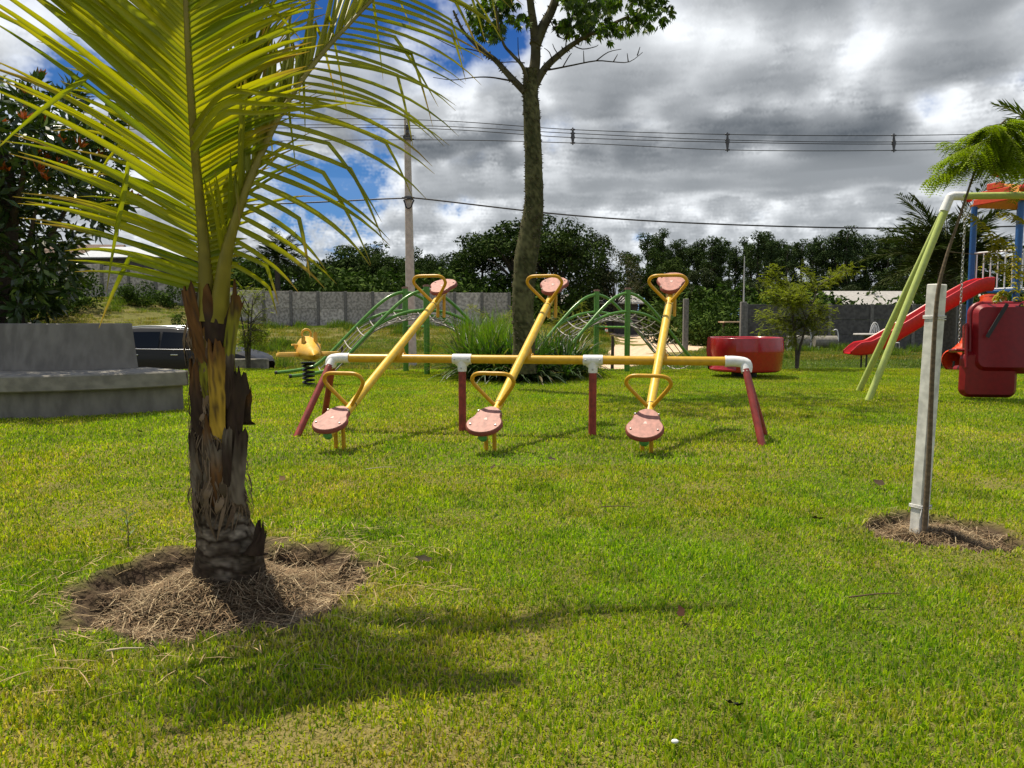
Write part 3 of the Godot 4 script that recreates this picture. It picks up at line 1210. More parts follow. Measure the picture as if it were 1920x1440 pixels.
func plank(o: Node3D, low: Vector3, mid: Vector3, high: Vector3) -> void:
	var d := (high - low).normalized()
	var xf := frame_of(mid, d)
	var up := xf.basis.y
	var side := xf.basis.x
	var g := Geo.new()
	g.tube(pv([low + d * 0.012, low + d * 0.36, high - d * 0.36, high - d * 0.012]), 0.036, 16)
	var pl := part("plank", g, M.plank_yellow, o)
	var hinge := Geo.new()
	hinge.box(Transform3D(xf.basis, mid - up * 0.045), Vector3(0.075, 0.085, 0.16), 0.012)
	hinge.tube(pv([mid - up * 0.078 - side * 0.06, mid - up * 0.078 + side * 0.06]), 0.047, 14)
	part("hinge", hinge, M.amber, pl)
	for e in [[low, 1.0], [high, -1.0]]:
		var end: Vector3 = e[0]
		var s: float = e[1]
		var inw := d * s
		var cap := Geo.new()
		cap.ball(Transform3D(Basis(side * 0.037, up * 0.037, d * 0.026), end + inw * 0.012), 8, 14)
		part("end_cap", cap, M.cap_green, pl)
		var ring := Geo.new()
		ring.tube(pv([end + inw * 0.44, end + inw * 0.448]), 0.0372, 16)
		part("seam_ring", ring, M.black, pl)
		# stirrup handle
		var hp := end + inw * 0.40
		var loop := PackedVector3Array()
		var lean := (up * 0.97 + inw * 0.05).normalized()
		for q in [[0.018, 0.02], [0.09, 0.115], [0.155, 0.205], [0.168, 0.245], [0.150, 0.285], [0.105, 0.306], [0.0, 0.308], [-0.105, 0.306], [-0.150, 0.285], [-0.168, 0.245], [-0.155, 0.205], [-0.09, 0.115], [-0.018, 0.02]]:
			loop.append(hp + side * q[0] + lean * q[1])
		var hg := Geo.new()
		hg.tube(bezier(loop, 4), 0.0155, 10)
		part("handle", hg, M.amber, pl)
		# pear-shaped seat board with a hollow and four bolts
		var outline := PackedVector2Array()
		for k in 36:
			var a := TAU * k / 36.0
			var y := cos(a) * 0.175                               # + is the narrow end by the handle
			var w := 0.142 - 0.028 * cos(a) - 0.026 * exp(-pow((y - 0.045) / 0.05, 2.0))
			outline.append(Vector2(sin(a) * w, -y * s))
		var c := end + inw * 0.135 + up * 0.078
		var sx := Transform3D(Basis(side, up, -d), c)
		var sg := Geo.new()
		sg.plate(outline, sx, 0.030, 0.008)
		var seat := part("seat", sg, M.seat_edge, pl)
		var topo := PackedVector2Array()
		for p in outline:
			topo.append(p * 0.955)
		var tg := Geo.new()
		tg.plate(topo, sx.translated_local(Vector3(0, 0.004, 0)), 0.012, 0.004)
		part("seat_top", tg, M.seat_pink, seat)
		var ig := Geo.new()
		ig.plate(PackedVector2Array([Vector2(-0.016, 0.012 * s), Vector2(-0.006, -0.016 * s), Vector2(0.006, -0.016 * s), Vector2(0.016, 0.012 * s)]), sx.translated_local(Vector3(0, 0.0055, 0)), 0.003, 0.001)
		part("emblem", ig, M.seat_inset, seat)
		var bg := Geo.new()
		for q in [[0.088, 0.10], [-0.088, 0.10], [0.10, -0.075], [-0.10, -0.075]]:
			bolt(bg, sx * Vector3(q[0], 0.004, -q[1] * s), up, 0.0085)
		part("bolts", bg, M.bolt, seat)
		# bracket and stop legs under the seat
		var br := Geo.new()
		br.box(Transform3D(xf.basis, end + inw * 0.135 + up * 0.042), Vector3(0.10, 0.02, 0.22), 0.004)
		part("bracket", br, M.amber, pl)
		for q in [-0.034, 0.034]:
			var st := Geo.new()
			var t0: Vector3 = end + inw * 0.20 + side * q
			st.tube(pv([t0, t0 - Vector3(0, 0.215, 0) + inw * 0.01, t0 - Vector3(0, 0.222, 0) + inw * 0.01]), [0.016, 0.016, 0.012], 10)
			part("stop_leg", st, M.amber, pl)



# ---------------------------------------------------------------- net climbers, rocker, carousel, swing, tower
func arc(pts: Array, xf: Transform3D, steps := 6) -> PackedVector3Array:   # [along, up] points in a climber's own plane
	var p := PackedVector3Array()
	for e in pts:
		p.append(xf * Vector3(e[0], e[1], 0.0))
	return bezier(p, steps)


func rail_height(l: float) -> float:   # the walking surface: lower arch in the middle, upper rails on the slopes
	l = absf(l)
	if l < 0.95:
		return lerpf(1.17, 0.90, pow(l / 0.95, 2.0))
	return lerpf(0.90, 0.12, (l - 0.95) / 0.80)


func climber() -> void:
	M.green = worn(0.095, 0.25, 0.035, 0.26, 211, 0.15, 3.0)
	M.rope = paint(0.52, 0.48, 0.44, 0.9)
	M.rope_dark = paint(0.24, 0.22, 0.21, 0.9)
	M.cap_brown = paint(0.30, 0.16, 0.12, 0.6)
	var along := Vector3(0.86, 0, -0.5).normalized()
	var o := base("net_climber", Vector3(-1.8, 0, -14.4), "green arched net climber beside the spring rocker", "climbing frame", "arched net climbers")
	var z := Vector3.UP.cross(-along).normalized()   # across the bridge
	if z.z < 0:
		z = -z
	var bs := Basis(along, Vector3.UP, z)
	var half := 0.5
	for s in [-1.0, 1.0]:
		var xf := Transform3D(bs, z * half * s)
		var g := Geo.new()
		g.tube(pv([xf * Vector3(0, -0.8, 0), xf * Vector3(0, 1.60, 0)]), 0.055, 14)
		var post := part("post", g, M.green, o)
		var c := Geo.new()
		c.tube(pv([xf * Vector3(0, 1.60, 0), xf * Vector3(0, 1.625, 0), xf * Vector3(0, 1.64, 0)]), [0.062, 0.062, 0.03], 14)
		part("post_cap", c, M.cap_brown, post)
		var up := Geo.new()
		up.tube(arc([[-2.45, 0.07], [-2.1, 0.10], [-1.78, 0.17], [-1.5, 0.38], [-1.18, 0.69], [-0.85, 1.01], [-0.55, 1.28], [-0.28, 1.46], [0, 1.53], [0.28, 1.46], [0.55, 1.28], [0.85, 1.01], [1.18, 0.69], [1.5, 0.38], [1.78, 0.17], [2.1, 0.10], [2.45, 0.07]], xf), 0.030, 12)
		part("upper_rail", up, M.green, o)
		for q in [-1.0, 1.0]:
			var cp := Geo.new()
			cp.tube(pv([xf * Vector3(q * 2.45, 0.07, 0), xf * Vector3(q * 2.49, 0.068, 0)]), 0.034, 12)
			part("end_cap", cp, M.black, o)
		var lo := Geo.new()
		lo.tube(arc([[-0.97, 0.89], [-0.72, 1.02], [-0.45, 1.12], [-0.2, 1.165], [0, 1.18], [0.2, 1.165], [0.45, 1.12], [0.72, 1.02], [0.97, 0.89]], xf), 0.028, 12)
		part("lower_rail", lo, M.green, o)
	var bar := Geo.new()
	bar.tube(pv([z * half, -z * half].map(func(p): return p + Vector3(0, 0.88, 0))), 0.024, 10)
	part("cross_bar", bar, M.green, o)
	# the net: sagging rungs and lines along them
	var k := 0
	for i in range(-7, 8):
		var l := i * 0.245
		var h := rail_height(l)
		var g := Geo.new()
		var pts := PackedVector3Array()
		for j in 9:
			var u := j / 4.0 - 1.0
			pts.append(bs * Vector3(l, h - 0.16 * (1.0 - u * u), u * (half - 0.02)))
		g.tube(pts, 0.0095, 6)
		part("rope_rung", g, M.rope, o)
		k += 1
	for j in range(-3, 4):
		var u := j / 3.6
		var pts := PackedVector3Array()
		for i in 31:
			var l := (i / 15.0 - 1.0) * 1.72
			pts.append(bs * Vector3(l, rail_height(l) - 0.16 * (1.0 - u * u) - 0.012 * absf(sin(l / 0.245 * PI)), u * half))
		var g := Geo.new()
		g.tube(pts, 0.0095, 5)
		part("rope_line", g, M.rope_dark, o)
	o.position.y = height(-1.8, -14.4) * 0.0
	copy(o, Vector3(1.97, -0.02, -15.25), 0.0, "green arched net climber in front of the sandy drive")


func rocker() -> void:
	M.rocker_yellow = worn(0.62, 0.36, 0.045, 0.42, 221, 0.10, 4.0)
	M.spring = paint(0.012, 0.012, 0.012, 0.35)
	var p := gnd(579, 723)
	var o := base("spring_rocker", p, "yellow aeroplane spring rocker on a black coil", "spring rocker")
	o.rotation.y = 0.45
	var g := Geo.new()
	var coil := PackedVector3Array()
	for i in 81:
		var t := i / 80.0
		var a := t * TAU * 5.0
		coil.append(Vector3(cos(a) * 0.082, 0.02 + t * 0.31, sin(a) * 0.082))
	g.tube(coil, 0.016, 8)
	part("spring", g, M.spring, o)
	var plate_ := Geo.new()
	plate_.lathe(PackedVector2Array([Vector2(0, 0.335), Vector2(0.11, 0.335), Vector2(0.11, 0.36), Vector2(0, 0.36)]), Transform3D(), 16)
	plate_.lathe(PackedVector2Array([Vector2(0.12, -0.02), Vector2(0.12, 0.012), Vector2(0, 0.012)]), Transform3D(), 16)
	part("mount", plate_, M.spring, o)
	# fuselage: egg swept along z (nose towards +z)
	var body := Geo.new()
	var rings := [[-0.40, 0.035, 0.60, 0.06], [-0.34, 0.07, 0.585, 0.10], [-0.22, 0.125, 0.565, 0.17], [-0.06, 0.170, 0.545, 0.215], [0.08, 0.185, 0.53, 0.200], [0.20, 0.165, 0.51, 0.150], [0.29, 0.130, 0.49, 0.115], [0.36, 0.105, 0.485, 0.098], [0.43, 0.098, 0.48, 0.094], [0.455, 0.080, 0.48, 0.078], [0.462, 0.01, 0.48, 0.01]]
	var first := 0
	var segs := 22
	for e in rings:
		for j in segs:
			var a := TAU * j / segs
			var up: float = e[3] * (1.0 if sin(a) > 0.0 else 0.75)
			body.put(Vector3(cos(a) * e[1], e[2] + sin(a) * up, e[0]), Vector3(cos(a), sin(a) * 0.9, 0.25 if e[0] > 0.2 else -0.2).normalized())
	for i in rings.size() - 1:
		for j in segs:
			var a := i * segs + j
			var b := i * segs + (j + 1) % segs
			body.face(a, b, a + segs)
			body.face(b, b + segs, a + segs)
	part("fuselage", body, M.rocker_yellow, o)
	for s in [-1.0, 1.0]:
		var w := Geo.new()
		var ol := PackedVector2Array()
		for q in [[0.10, -0.13], [0.30, -0.12], [0.43, -0.09], [0.475, -0.03], [0.475, 0.03], [0.44, 0.075], [0.30, 0.10], [0.10, 0.13]]:
			ol.append(Vector2(q[0] * s, q[1] + 0.05))
		w.plate(ol, Transform3D(Basis(Vector3.FORWARD, 0.0), Vector3(0, 0.515, 0)), 0.06, 0.022)
		part("wing", w, M.rocker_yellow, o)
		var st := Geo.new()
		for q in 4:
			st.box(Transform3D(Basis(), Vector3(s * 0.168, 0.60 - q * 0.0, -0.10 + q * 0.055)), Vector3(0.03, 0.075, 0.022), 0.008)
		part("moulded_ribs", st, M.rocker_yellow, o)
		var tl := Geo.new()
		var tol := PackedVector2Array([Vector2(0.02 * s, -0.30), Vector2(0.17 * s, -0.33), Vector2(0.18 * s, -0.39), Vector2(0.02 * s, -0.40)])
		tl.plate(tol, Transform3D(Basis(), Vector3(0, 0.63, 0)), 0.03, 0.008)
		part("tail_plane", tl, M.rocker_yellow, o)
	var fin := Geo.new()
	fin.tube(pv([Vector3(0.09, 0.62, 0.13), Vector3(0.09, 0.80, 0.13), Vector3(0.09, 0.825, 0.13)]), [0.034, 0.030, 0.012], 12)
	fin.tube(pv([Vector3(-0.09, 0.62, 0.13), Vector3(-0.09, 0.74, 0.13), Vector3(-0.09, 0.76, 0.13)]), [0.034, 0.030, 0.012], 12)
	part("grip", fin, M.rocker_yellow, o)
	var ring := Geo.new()
	var rp := PackedVector3Array()
	for i in 20:
		var a := TAU * i / 20.0
		rp.append(Vector3(cos(a) * 0.068, 0.79 + sin(a) * 0.068, -0.10))
	ring.tube(rp, 0.016, 8, false, true)
	part("ring_handle", ring, M.rocker_yellow, o)


func carousel() -> void:
	M.red = worn(0.34, 0.005, 0.011, 0.26, 231, 0.10, 2.0)
	M.red.clearcoat_enabled = true
	M.red.clearcoat = 0.5
	M.red.clearcoat_roughness = 0.15
	var p := gnd(1395, 706)
	var o := base("spinning_carousel", p, "red plastic tub carousel standing on the lawn", "carousel")
	var g := Geo.new()
	var wall := PackedVector2Array([Vector2(0.20, 0.10), Vector2(0.58, 0.10), Vector2(0.625, 0.13), Vector2(0.655, 0.44), Vector2(0.662, 0.47), Vector2(0.648, 0.68), Vector2(0.632, 0.70), Vector2(0.600, 0.70), Vector2(0.585, 0.68), Vector2(0.575, 0.40), Vector2(0.0, 0.38)])
	# the tub is open on one side (a doorway), there its wall steps inwards
	g.lathe(wall, Transform3D(), 44, deg_to_rad(158.0), deg_to_rad(158.0 + 285.0))
	part("tub", g, M.red, o)
	var d := Geo.new()
	d.lathe(PackedVector2Array([Vector2(0.20, 0.102), Vector2(0.55, 0.102), Vector2(0.60, 0.12), Vector2(0.60, 0.155), Vector2(0.575, 0.17), Vector2(0.555, 0.30), Vector2(0.595, 0.46), Vector2(0.585, 0.68), Vector2(0.575, 0.69), Vector2(0.54, 0.69), Vector2(0.53, 0.5), Vector2(0.1, 0.37)]), Transform3D(), 14, deg_to_rad(443.0 - 360.0), deg_to_rad(158.0))
	part("doorway_panel", d, M.red, o)
	for a in [158.0, 83.0]:
		var e := Geo.new()
		var ol := PackedVector3Array()
		var r := deg_to_rad(a)
		for q in [[0.50, 0.105], [0.60, 0.13], [0.658, 0.45], [0.64, 0.69], [0.58, 0.69], [0.5, 0.4]]:
			ol.append(Vector3(cos(r) * q[0], q[1], sin(r) * q[0]))
		for i in range(1, ol.size() - 1):
			e.tri(ol[0], ol[i], ol[i + 1], Vector3(-sin(r), 0, cos(r)) * (1.0 if a > 100.0 else -1.0) * -1.0)
		part("doorway_edge", e, M.red, o)
	var w := Geo.new()
	w.lathe(PackedVector2Array([Vector2(0.0, 0.62), Vector2(0.20, 0.62), Vector2(0.21, 0.635), Vector2(0.20, 0.65), Vector2(0.0, 0.65)]), Transform3D(), 20)
	w.tube(pv([Vector3(0, 0.36, 0), Vector3(0, 0.63, 0)]), 0.035, 10)
	part("hand_wheel", w, M.yellow, o)
	var b := Geo.new()
	b.tube(pv([Vector3(0, -0.05, 0), Vector3(0, 0.11, 0)]), 0.22, 16)
	part("pivot", b, M.black, o)
	o.rotation.y = deg_to_rad(-36.0)


func chain(g: Geo, a: Vector3, b: Vector3, sag := 0.0) -> void:
	var n := int(a.distance_to(b) / 0.042)
	for i in n:
		var t := (i + 0.5) / n
		var p := a.lerp(b, t) - Vector3(0, sag * sin(PI * t), 0)
		var d := (b - a).normalized()
		var s := d.cross(Vector3.RIGHT if i % 2 == 0 else Vector3.BACK).normalized()
		var pts := PackedVector3Array()
		for k in 8:
			var an := TAU * k / 8.0
			pts.append(p + d * cos(an) * 0.028 + s * sin(an) * 0.013)
		g.tube(pts, 0.0045, 5, false, true)


func swing() -> void:
	M.lime = worn(0.44, 0.52, 0.14, 0.35, 241, 0.08, 3.0)
	M.chair_red = worn(0.21, 0.004, 0.008, 0.42, 242, 0.10, 2.0)
	M.steel = paint(0.5, 0.5, 0.5, 0.35, 0.8)
	var top := at(1782, 368, 9.5)
	var f1 := gnd(1628, 751)
	var f2 := gnd(1610, 734)
	var o := base("playground_swing", Vector3.ZERO, "tall lime green swing frame with white corner joint", "swing frame")
	var far := top + Vector3(3.1, 0.0, 0.25)
	var g := Geo.new()
	g.tube(pv([top, far]), 0.042, 16)
	part("top_beam", g, M.lime, o)
	for e in [[top, f1, f2], [far, f1 + Vector3(5.0, 0, 0.2), f2 + Vector3(5.0, 0, 0.2)]]:
		var t: Vector3 = e[0]
		for k in [1, 2]:
			var f: Vector3 = e[k]
			var l := Geo.new()
			l.tube(pv([t + (f - t) * 0.02 - Vector3(0, 0.02, 0), f + (f - t) * 0.03]), 0.042, 16)
			part("leg", l, M.lime, o)
		var j := Geo.new()
		var dn: Vector3 = ((e[1] + e[2]) * 0.5 - t).normalized()
		var s := 1.0 if e[0] == top else -1.0
		j.tube(bezier(pv([t + Vector3(0.17 * s, 0, 0), t + Vector3(0.02 * s, 0, 0), t + dn * 0.06, t + dn * 0.20]), 5), 0.052, 16)
		for k in [1, 2]:
			j.tube(pv([t, t + (e[k] - t).normalized() * 0.19]), 0.050, 14)
		flange(j, t + Vector3(0.165 * s, 0, 0), Vector3.RIGHT, 0.056, 0.012)
		part("joint", j, M.joint_white, o)
	# reclined bucket seat with straps, hung on chains
	var c := at(1889, 632, 9.35)
	var sd := base("hanging_chair", c, "large dark red moulded swing chair with black harness straps", "swing")
	var tilt_ := Basis(Vector3.UP, -0.18) * Basis(Vector3.RIGHT, -0.10)
	var back := Geo.new()
	var ol := rounded(0.40, 0.41, 0.13)
	back.plate(ol, Transform3D(tilt_ * Basis(Vector3.RIGHT, PI / 2), Vector3(0, 0, 0.06)), 0.10, 0.045)
	part("backrest", back, M.chair_red, sd)
	var rimg := Geo.new()
	var rp := PackedVector3Array()
	for p in ol:
		rp.append(tilt_ * Vector3(p.x, -p.y, -0.05))
	rimg.tube(rp, 0.034, 8, false, true)
	part("rim", rimg, M.chair_red, sd)
	var lower := Geo.new()
	lower.plate(rounded(0.315, 0.28, 0.10), Transform3D(tilt_ * Basis(Vector3.RIGHT, PI / 2 + 0.12), Vector3(-0.20, -0.46, 0.02)), 0.10, 0.04)
	part("leg_rest", lower, M.chair_red, sd)
	for s in [-1.0, 1.0]:
		var wing := Geo.new()
		wing.box(Transform3D(tilt_ * Basis(Vector3.UP, s * 0.25), Vector3(s * 0.41, -0.12, -0.17)), Vector3(0.035, 0.56, 0.30), 0.015)
		part("side_wing", wing, M.chair_red, sd)
		var arm := Geo.new()
		arm.box(Transform3D(tilt_, Vector3(s * 0.47, -0.17, -0.20)), Vector3(0.16, 0.035, 0.24), 0.012)
		part("armrest", arm, M.chair_red, sd)
		var st := Geo.new()
		st.box(Transform3D(tilt_ * Basis(Vector3.BACK, s * 0.5), Vector3(s * 0.20 + 0.02, 0.20, 0.072)), Vector3(0.045, 0.46, 0.008), 0.002)
		part("strap", st, M.black, sd)
		var bk := Geo.new()
		bk.box(Transform3D(tilt_, Vector3(s * 0.12 - 0.04, 0.435, 0.03)), Vector3(0.085, 0.028, 0.05), 0.006)
		part("buckle", bk, M.joint_white if s < 0 else M.black, sd)
		var ch := Geo.new()
		chain(ch, c + tilt_ * Vector3(s * 0.44, -0.05, -0.28) - c, Vector3(s * 0.46, top.y - c.y - 0.04, -0.12 + (9.35 - 9.45)))
		part("chain", ch, M.steel, sd)
	var seat := Geo.new()
	seat.plate(rounded(0.34, 0.20, 0.08), Transform3D(tilt_, Vector3(-0.1, -0.36, -0.22)), 0.05, 0.02)
	part("seat_pan", seat, M.chair_red, sd)


func rounded(hx: float, hy: float, r: float) -> PackedVector2Array:
	var out := PackedVector2Array()
	for q in [[1, 1, 0.0], [-1, 1, 90.0], [-1, -1, 180.0], [1, -1, 270.0]]:
		for i in 6:
			var a := deg_to_rad(q[2] + i * 18.0)
			out.append(Vector2(q[0] * (hx - r) + cos(a) * r, q[1] * (hy - r) + sin(a) * r))
	return out


func tower() -> void:
	M.blue = worn(0.012, 0.085, 0.27, 0.35, 251, 0.15, 3.0)
	M.slide_red = worn(0.52, 0.010, 0.012, 0.28, 252, 0.10, 2.0)
	M.orange_red = worn(0.58, 0.055, 0.012, 0.35, 253, 0.12, 2.0)
	M.roof_orange = worn(0.68, 0.25, 0.02, 0.4, 254, 0.12, 2.0)
	M.white_bar = paint(0.72, 0.72, 0.72, 0.45)
	var zt := 16.6
	var o := base("play_tower", Vector3.ZERO, "play tower with blue posts, red slide and orange tube slide", "play tower")
	var xs := [at(1835, 600, zt).x, at(1872, 600, zt).x, at(1910, 600, zt - 0.9).x]
	var spots := [Vector2(xs[0], -zt - 0.35), Vector2(xs[1] , -zt + 0.55), Vector2(xs[0] + 1.15, -zt - 0.6), Vector2(xs[1] + 1.05, -zt + 0.35)]
	for s in spots:
		var g := Geo.new()
		g.tube(pv([Vector3(s.x, -0.5, s.y), Vector3(s.x, 3.45, s.y)]), 0.062, 14)
		part("post", g, M.blue, o)
	var deck_h := 1.60
	var dk := Geo.new()
	var ctr := Vector3.ZERO
	for s in spots:
		ctr += Vector3(s.x, 0, s.y) / 4.0
	var across := Vector3(spots[2].x - spots[0].x, 0, spots[2].y - spots[0].y).normalized()
	var bs := Basis(across, Vector3.UP, across.cross(Vector3.UP).normalized())
	dk.box(Transform3D(bs, ctr + Vector3(0, deck_h, 0)), Vector3(1.25, 0.06, 1.0), 0.01)
	part("deck", dk, M.blue, o)
	for side in [0, 2]:
		var a := Vector3(spots[side].x, 0, spots[side].y)
		var b := Vector3(spots[side + 1].x, 0, spots[side + 1].y)
		rails(o, a, b, deck_h)
	rails(o, Vector3(spots[1].x, 0, spots[1].y), Vector3(spots[3].x, 0, spots[3].y), deck_h)
	# roof: orange lower eave and stepped orange gable with red ball finials
	for s in [-1.0, 1.0]:
		var rf := Geo.new()
		rf.box(Transform3D(bs * Basis(Vector3.RIGHT, s * 0.55), ctr + Vector3(0, 3.66, 0) + bs.z * s * 0.30), Vector3(1.30, 0.05, 0.75), 0.012)
		part("roof_panel", rf, M.roof_orange, o)
		var ev := Geo.new()
		ev.box(Transform3D(bs, ctr + Vector3(0, 3.48, 0) + bs.z * s * 0.62), Vector3(1.34, 0.07, 0.06), 0.02)
		part("eave", ev, M.roof_orange, o)
		var gb := Geo.new()
		var q = ctr + bs.x * s * 0.64
		for t in 3:
			gb.box(Transform3D(bs, q + Vector3(0, 3.54 + t * 0.14, 0)), Vector3(0.05, 0.13, 1.10 - t * 0.34), 0.01)
		part("gable", gb, M.orange_red, o)
		for w in [-0.7, 0.0, 0.7]:
			var bl := Geo.new()
			bl.ball(Transform3D(Basis().scaled(Vector3.ONE * 0.085), q + bs.z * w + Vector3(0, 3.66 + (0.42 if w == 0.0 else 0.0), 0)))
			part("finial", bl, M.slide_red, o)
	# straight slide
	var t0 := at(1852, 545, zt - 0.1)
	var t1 := at(1588, 672, zt + 0.2)
	t1.y = 0.30
	var flat := Vector3(t1.x - t0.x, 0, t1.z - t0.z).normalized()
	var sidev := Vector3(-flat.z, 0, flat.x)
	var length := Vector2(t1.x - t0.x, t1.z - t0.z).length()
	var prof := []
	for i in 25:
		var t := i / 24.0
		var h := lerpf(deck_h + 0.05, 0.32, smoothstep(0.04, 0.86, t) * 0.15 + clampf((t - 0.06) / 0.76, 0.0, 1.0) * 0.85)
		if t > 0.80:
			h = lerpf(h, 0.27, smoothstep(0.80, 0.95, t))
		prof.append(Vector3(t0.x, 0, t0.z) + flat * length * t + Vector3(0, h, 0))
	var sl := Geo.new()
	var cs := [[-0.29, 0.235], [-0.25, 0.25], [-0.235, 0.215], [-0.20, 0.03], [-0.1, 0.0], [0.1, 0.0], [0.20, 0.03], [0.235, 0.215], [0.25, 0.25], [0.29, 0.235], [0.27, 0.0], [0.2, -0.045], [-0.2, -0.045], [-0.27, 0.0]]
	var n := cs.size()
	for i in prof.size():
		var tg: Vector3 = (prof[mini(i + 1, 24)] - prof[maxi(i - 1, 0)]).normalized()
		var up := sidev.cross(tg).normalized()
		if up.y < 0:
			up = -up
		var lipf := 1.0 - 0.75 * smoothstep(0.93, 1.0, i / 24.0)
		for j in n:
			var a: Array = cs[j]
			var b0: Array = cs[(j + n - 1) % n]
			var b1: Array = cs[(j + 1) % n]
			var e := Vector2(b1[0] - b0[0], b1[1] - b0[1])
			sl.put(prof[i] + sidev * a[0] + up * a[1] * lipf, (sidev * -e.y + up * e.x).normalized())
	for i in prof.size() - 1:
		for j in n:
			var a := i * n + j
			var b := i * n + (j + 1) % n
			sl.face(a, b, a + n)
			sl.face(b, b + n, a + n)
	part("slide", sl, M.slide_red, o)
	var ft := Geo.new()
	for q in [prof[21], prof[9]]:
		for s in [-0.16, 0.16]:
			ft.tube(pv([q + sidev * s - Vector3(0, 0.03, 0), Vector3(q.x + sidev.x * s, -0.45, q.z + sidev.z * s)]), 0.02, 8)
	part("slide_leg", ft, M.black, o)
	# ribbed tube slide
	var tp := bezier(pv([at(1862, 560, zt - 0.6), at(1856, 590, zt - 0.7), at(1838, 625, zt - 0.9), at(1818, 655, zt - 1.1), at(1800, 672, zt - 1.2), at(1786, 678, zt - 1.3)]), 8)
	var tr := []
	for i in tp.size():
		tr.append(0.225 * (1.0 + (0.10 if i % 3 == 0 else 0.0)))
	var tb := Geo.new()
	tb.tube(tp, tr, 18, false)
	part("tube_slide", tb, M.orange_red, o)
	var ins := Geo.new()
	ins.tube(tp, 0.20, 14, false)
	part("tube_lining", ins, M.orange_red, o)
	var tl := Geo.new()
	tl.tube(pv([tp[-3], Vector3(tp[-3].x, -0.45, tp[-3].z)]), 0.025, 8)
	part("slide_leg", tl, M.black, o)


func rails(o: Node3D, a: Vector3, b: Vector3, h: float) -> void:
	var n := 6
	for i in n:
		var p := a.lerp(b, (i + 0.7) / (n + 0.4))
		var g := Geo.new()
		g.tube(pv([p + Vector3(0, h, 0), p + Vector3(0, h + 0.85, 0)]), 0.014, 8)
		part("rail_bar", g, M.white_bar, o)
	for y in [h + 0.06, h + 0.85]:
		var g := Geo.new()
		g.tube(pv([a + Vector3(0, y, 0), b + Vector3(0, y, 0)]), 0.018, 8)
		part("rail", g, M.white_bar, o)



# ---------------------------------------------------------------- bench, stake and sapling, plant bed, silk-floss tree
func leaf(g: Geo, p: Vector3, dir: Vector3, nrm: Vector3, l: float, w: float) -> void:   # a pointed leaf, two faces bent along its middle
	var s := dir.cross(nrm).normalized()
	var m := p + dir * l * 0.45
	var nn := s.cross(dir).normalized()
	var i := g.put(p, nn)
	g.put(m + s * w * 0.5 + nn * w * 0.12, nn)
	g.put(p + dir * l - nn * l * 0.08, nn)
	g.put(m - s * w * 0.5 + nn * w * 0.12, nn)
	g.face(i, i + 1, i + 2)
	g.face(i, i + 2, i + 3)


func any_dir(r: RandomNumberGenerator) -> Vector3:
	var z := r.randf_range(-1, 1)
	var a := r.randf() * TAU
	return Vector3(cos(a) * sqrt(1 - z * z), z, sin(a) * sqrt(1 - z * z))


func tone(c: Color, r: RandomNumberGenerator, amount := 0.3) -> Color:
	var t := r.randf_range(1 - amount, 1 + amount)
	return Color(c.r * t, c.g * t, c.b * t)


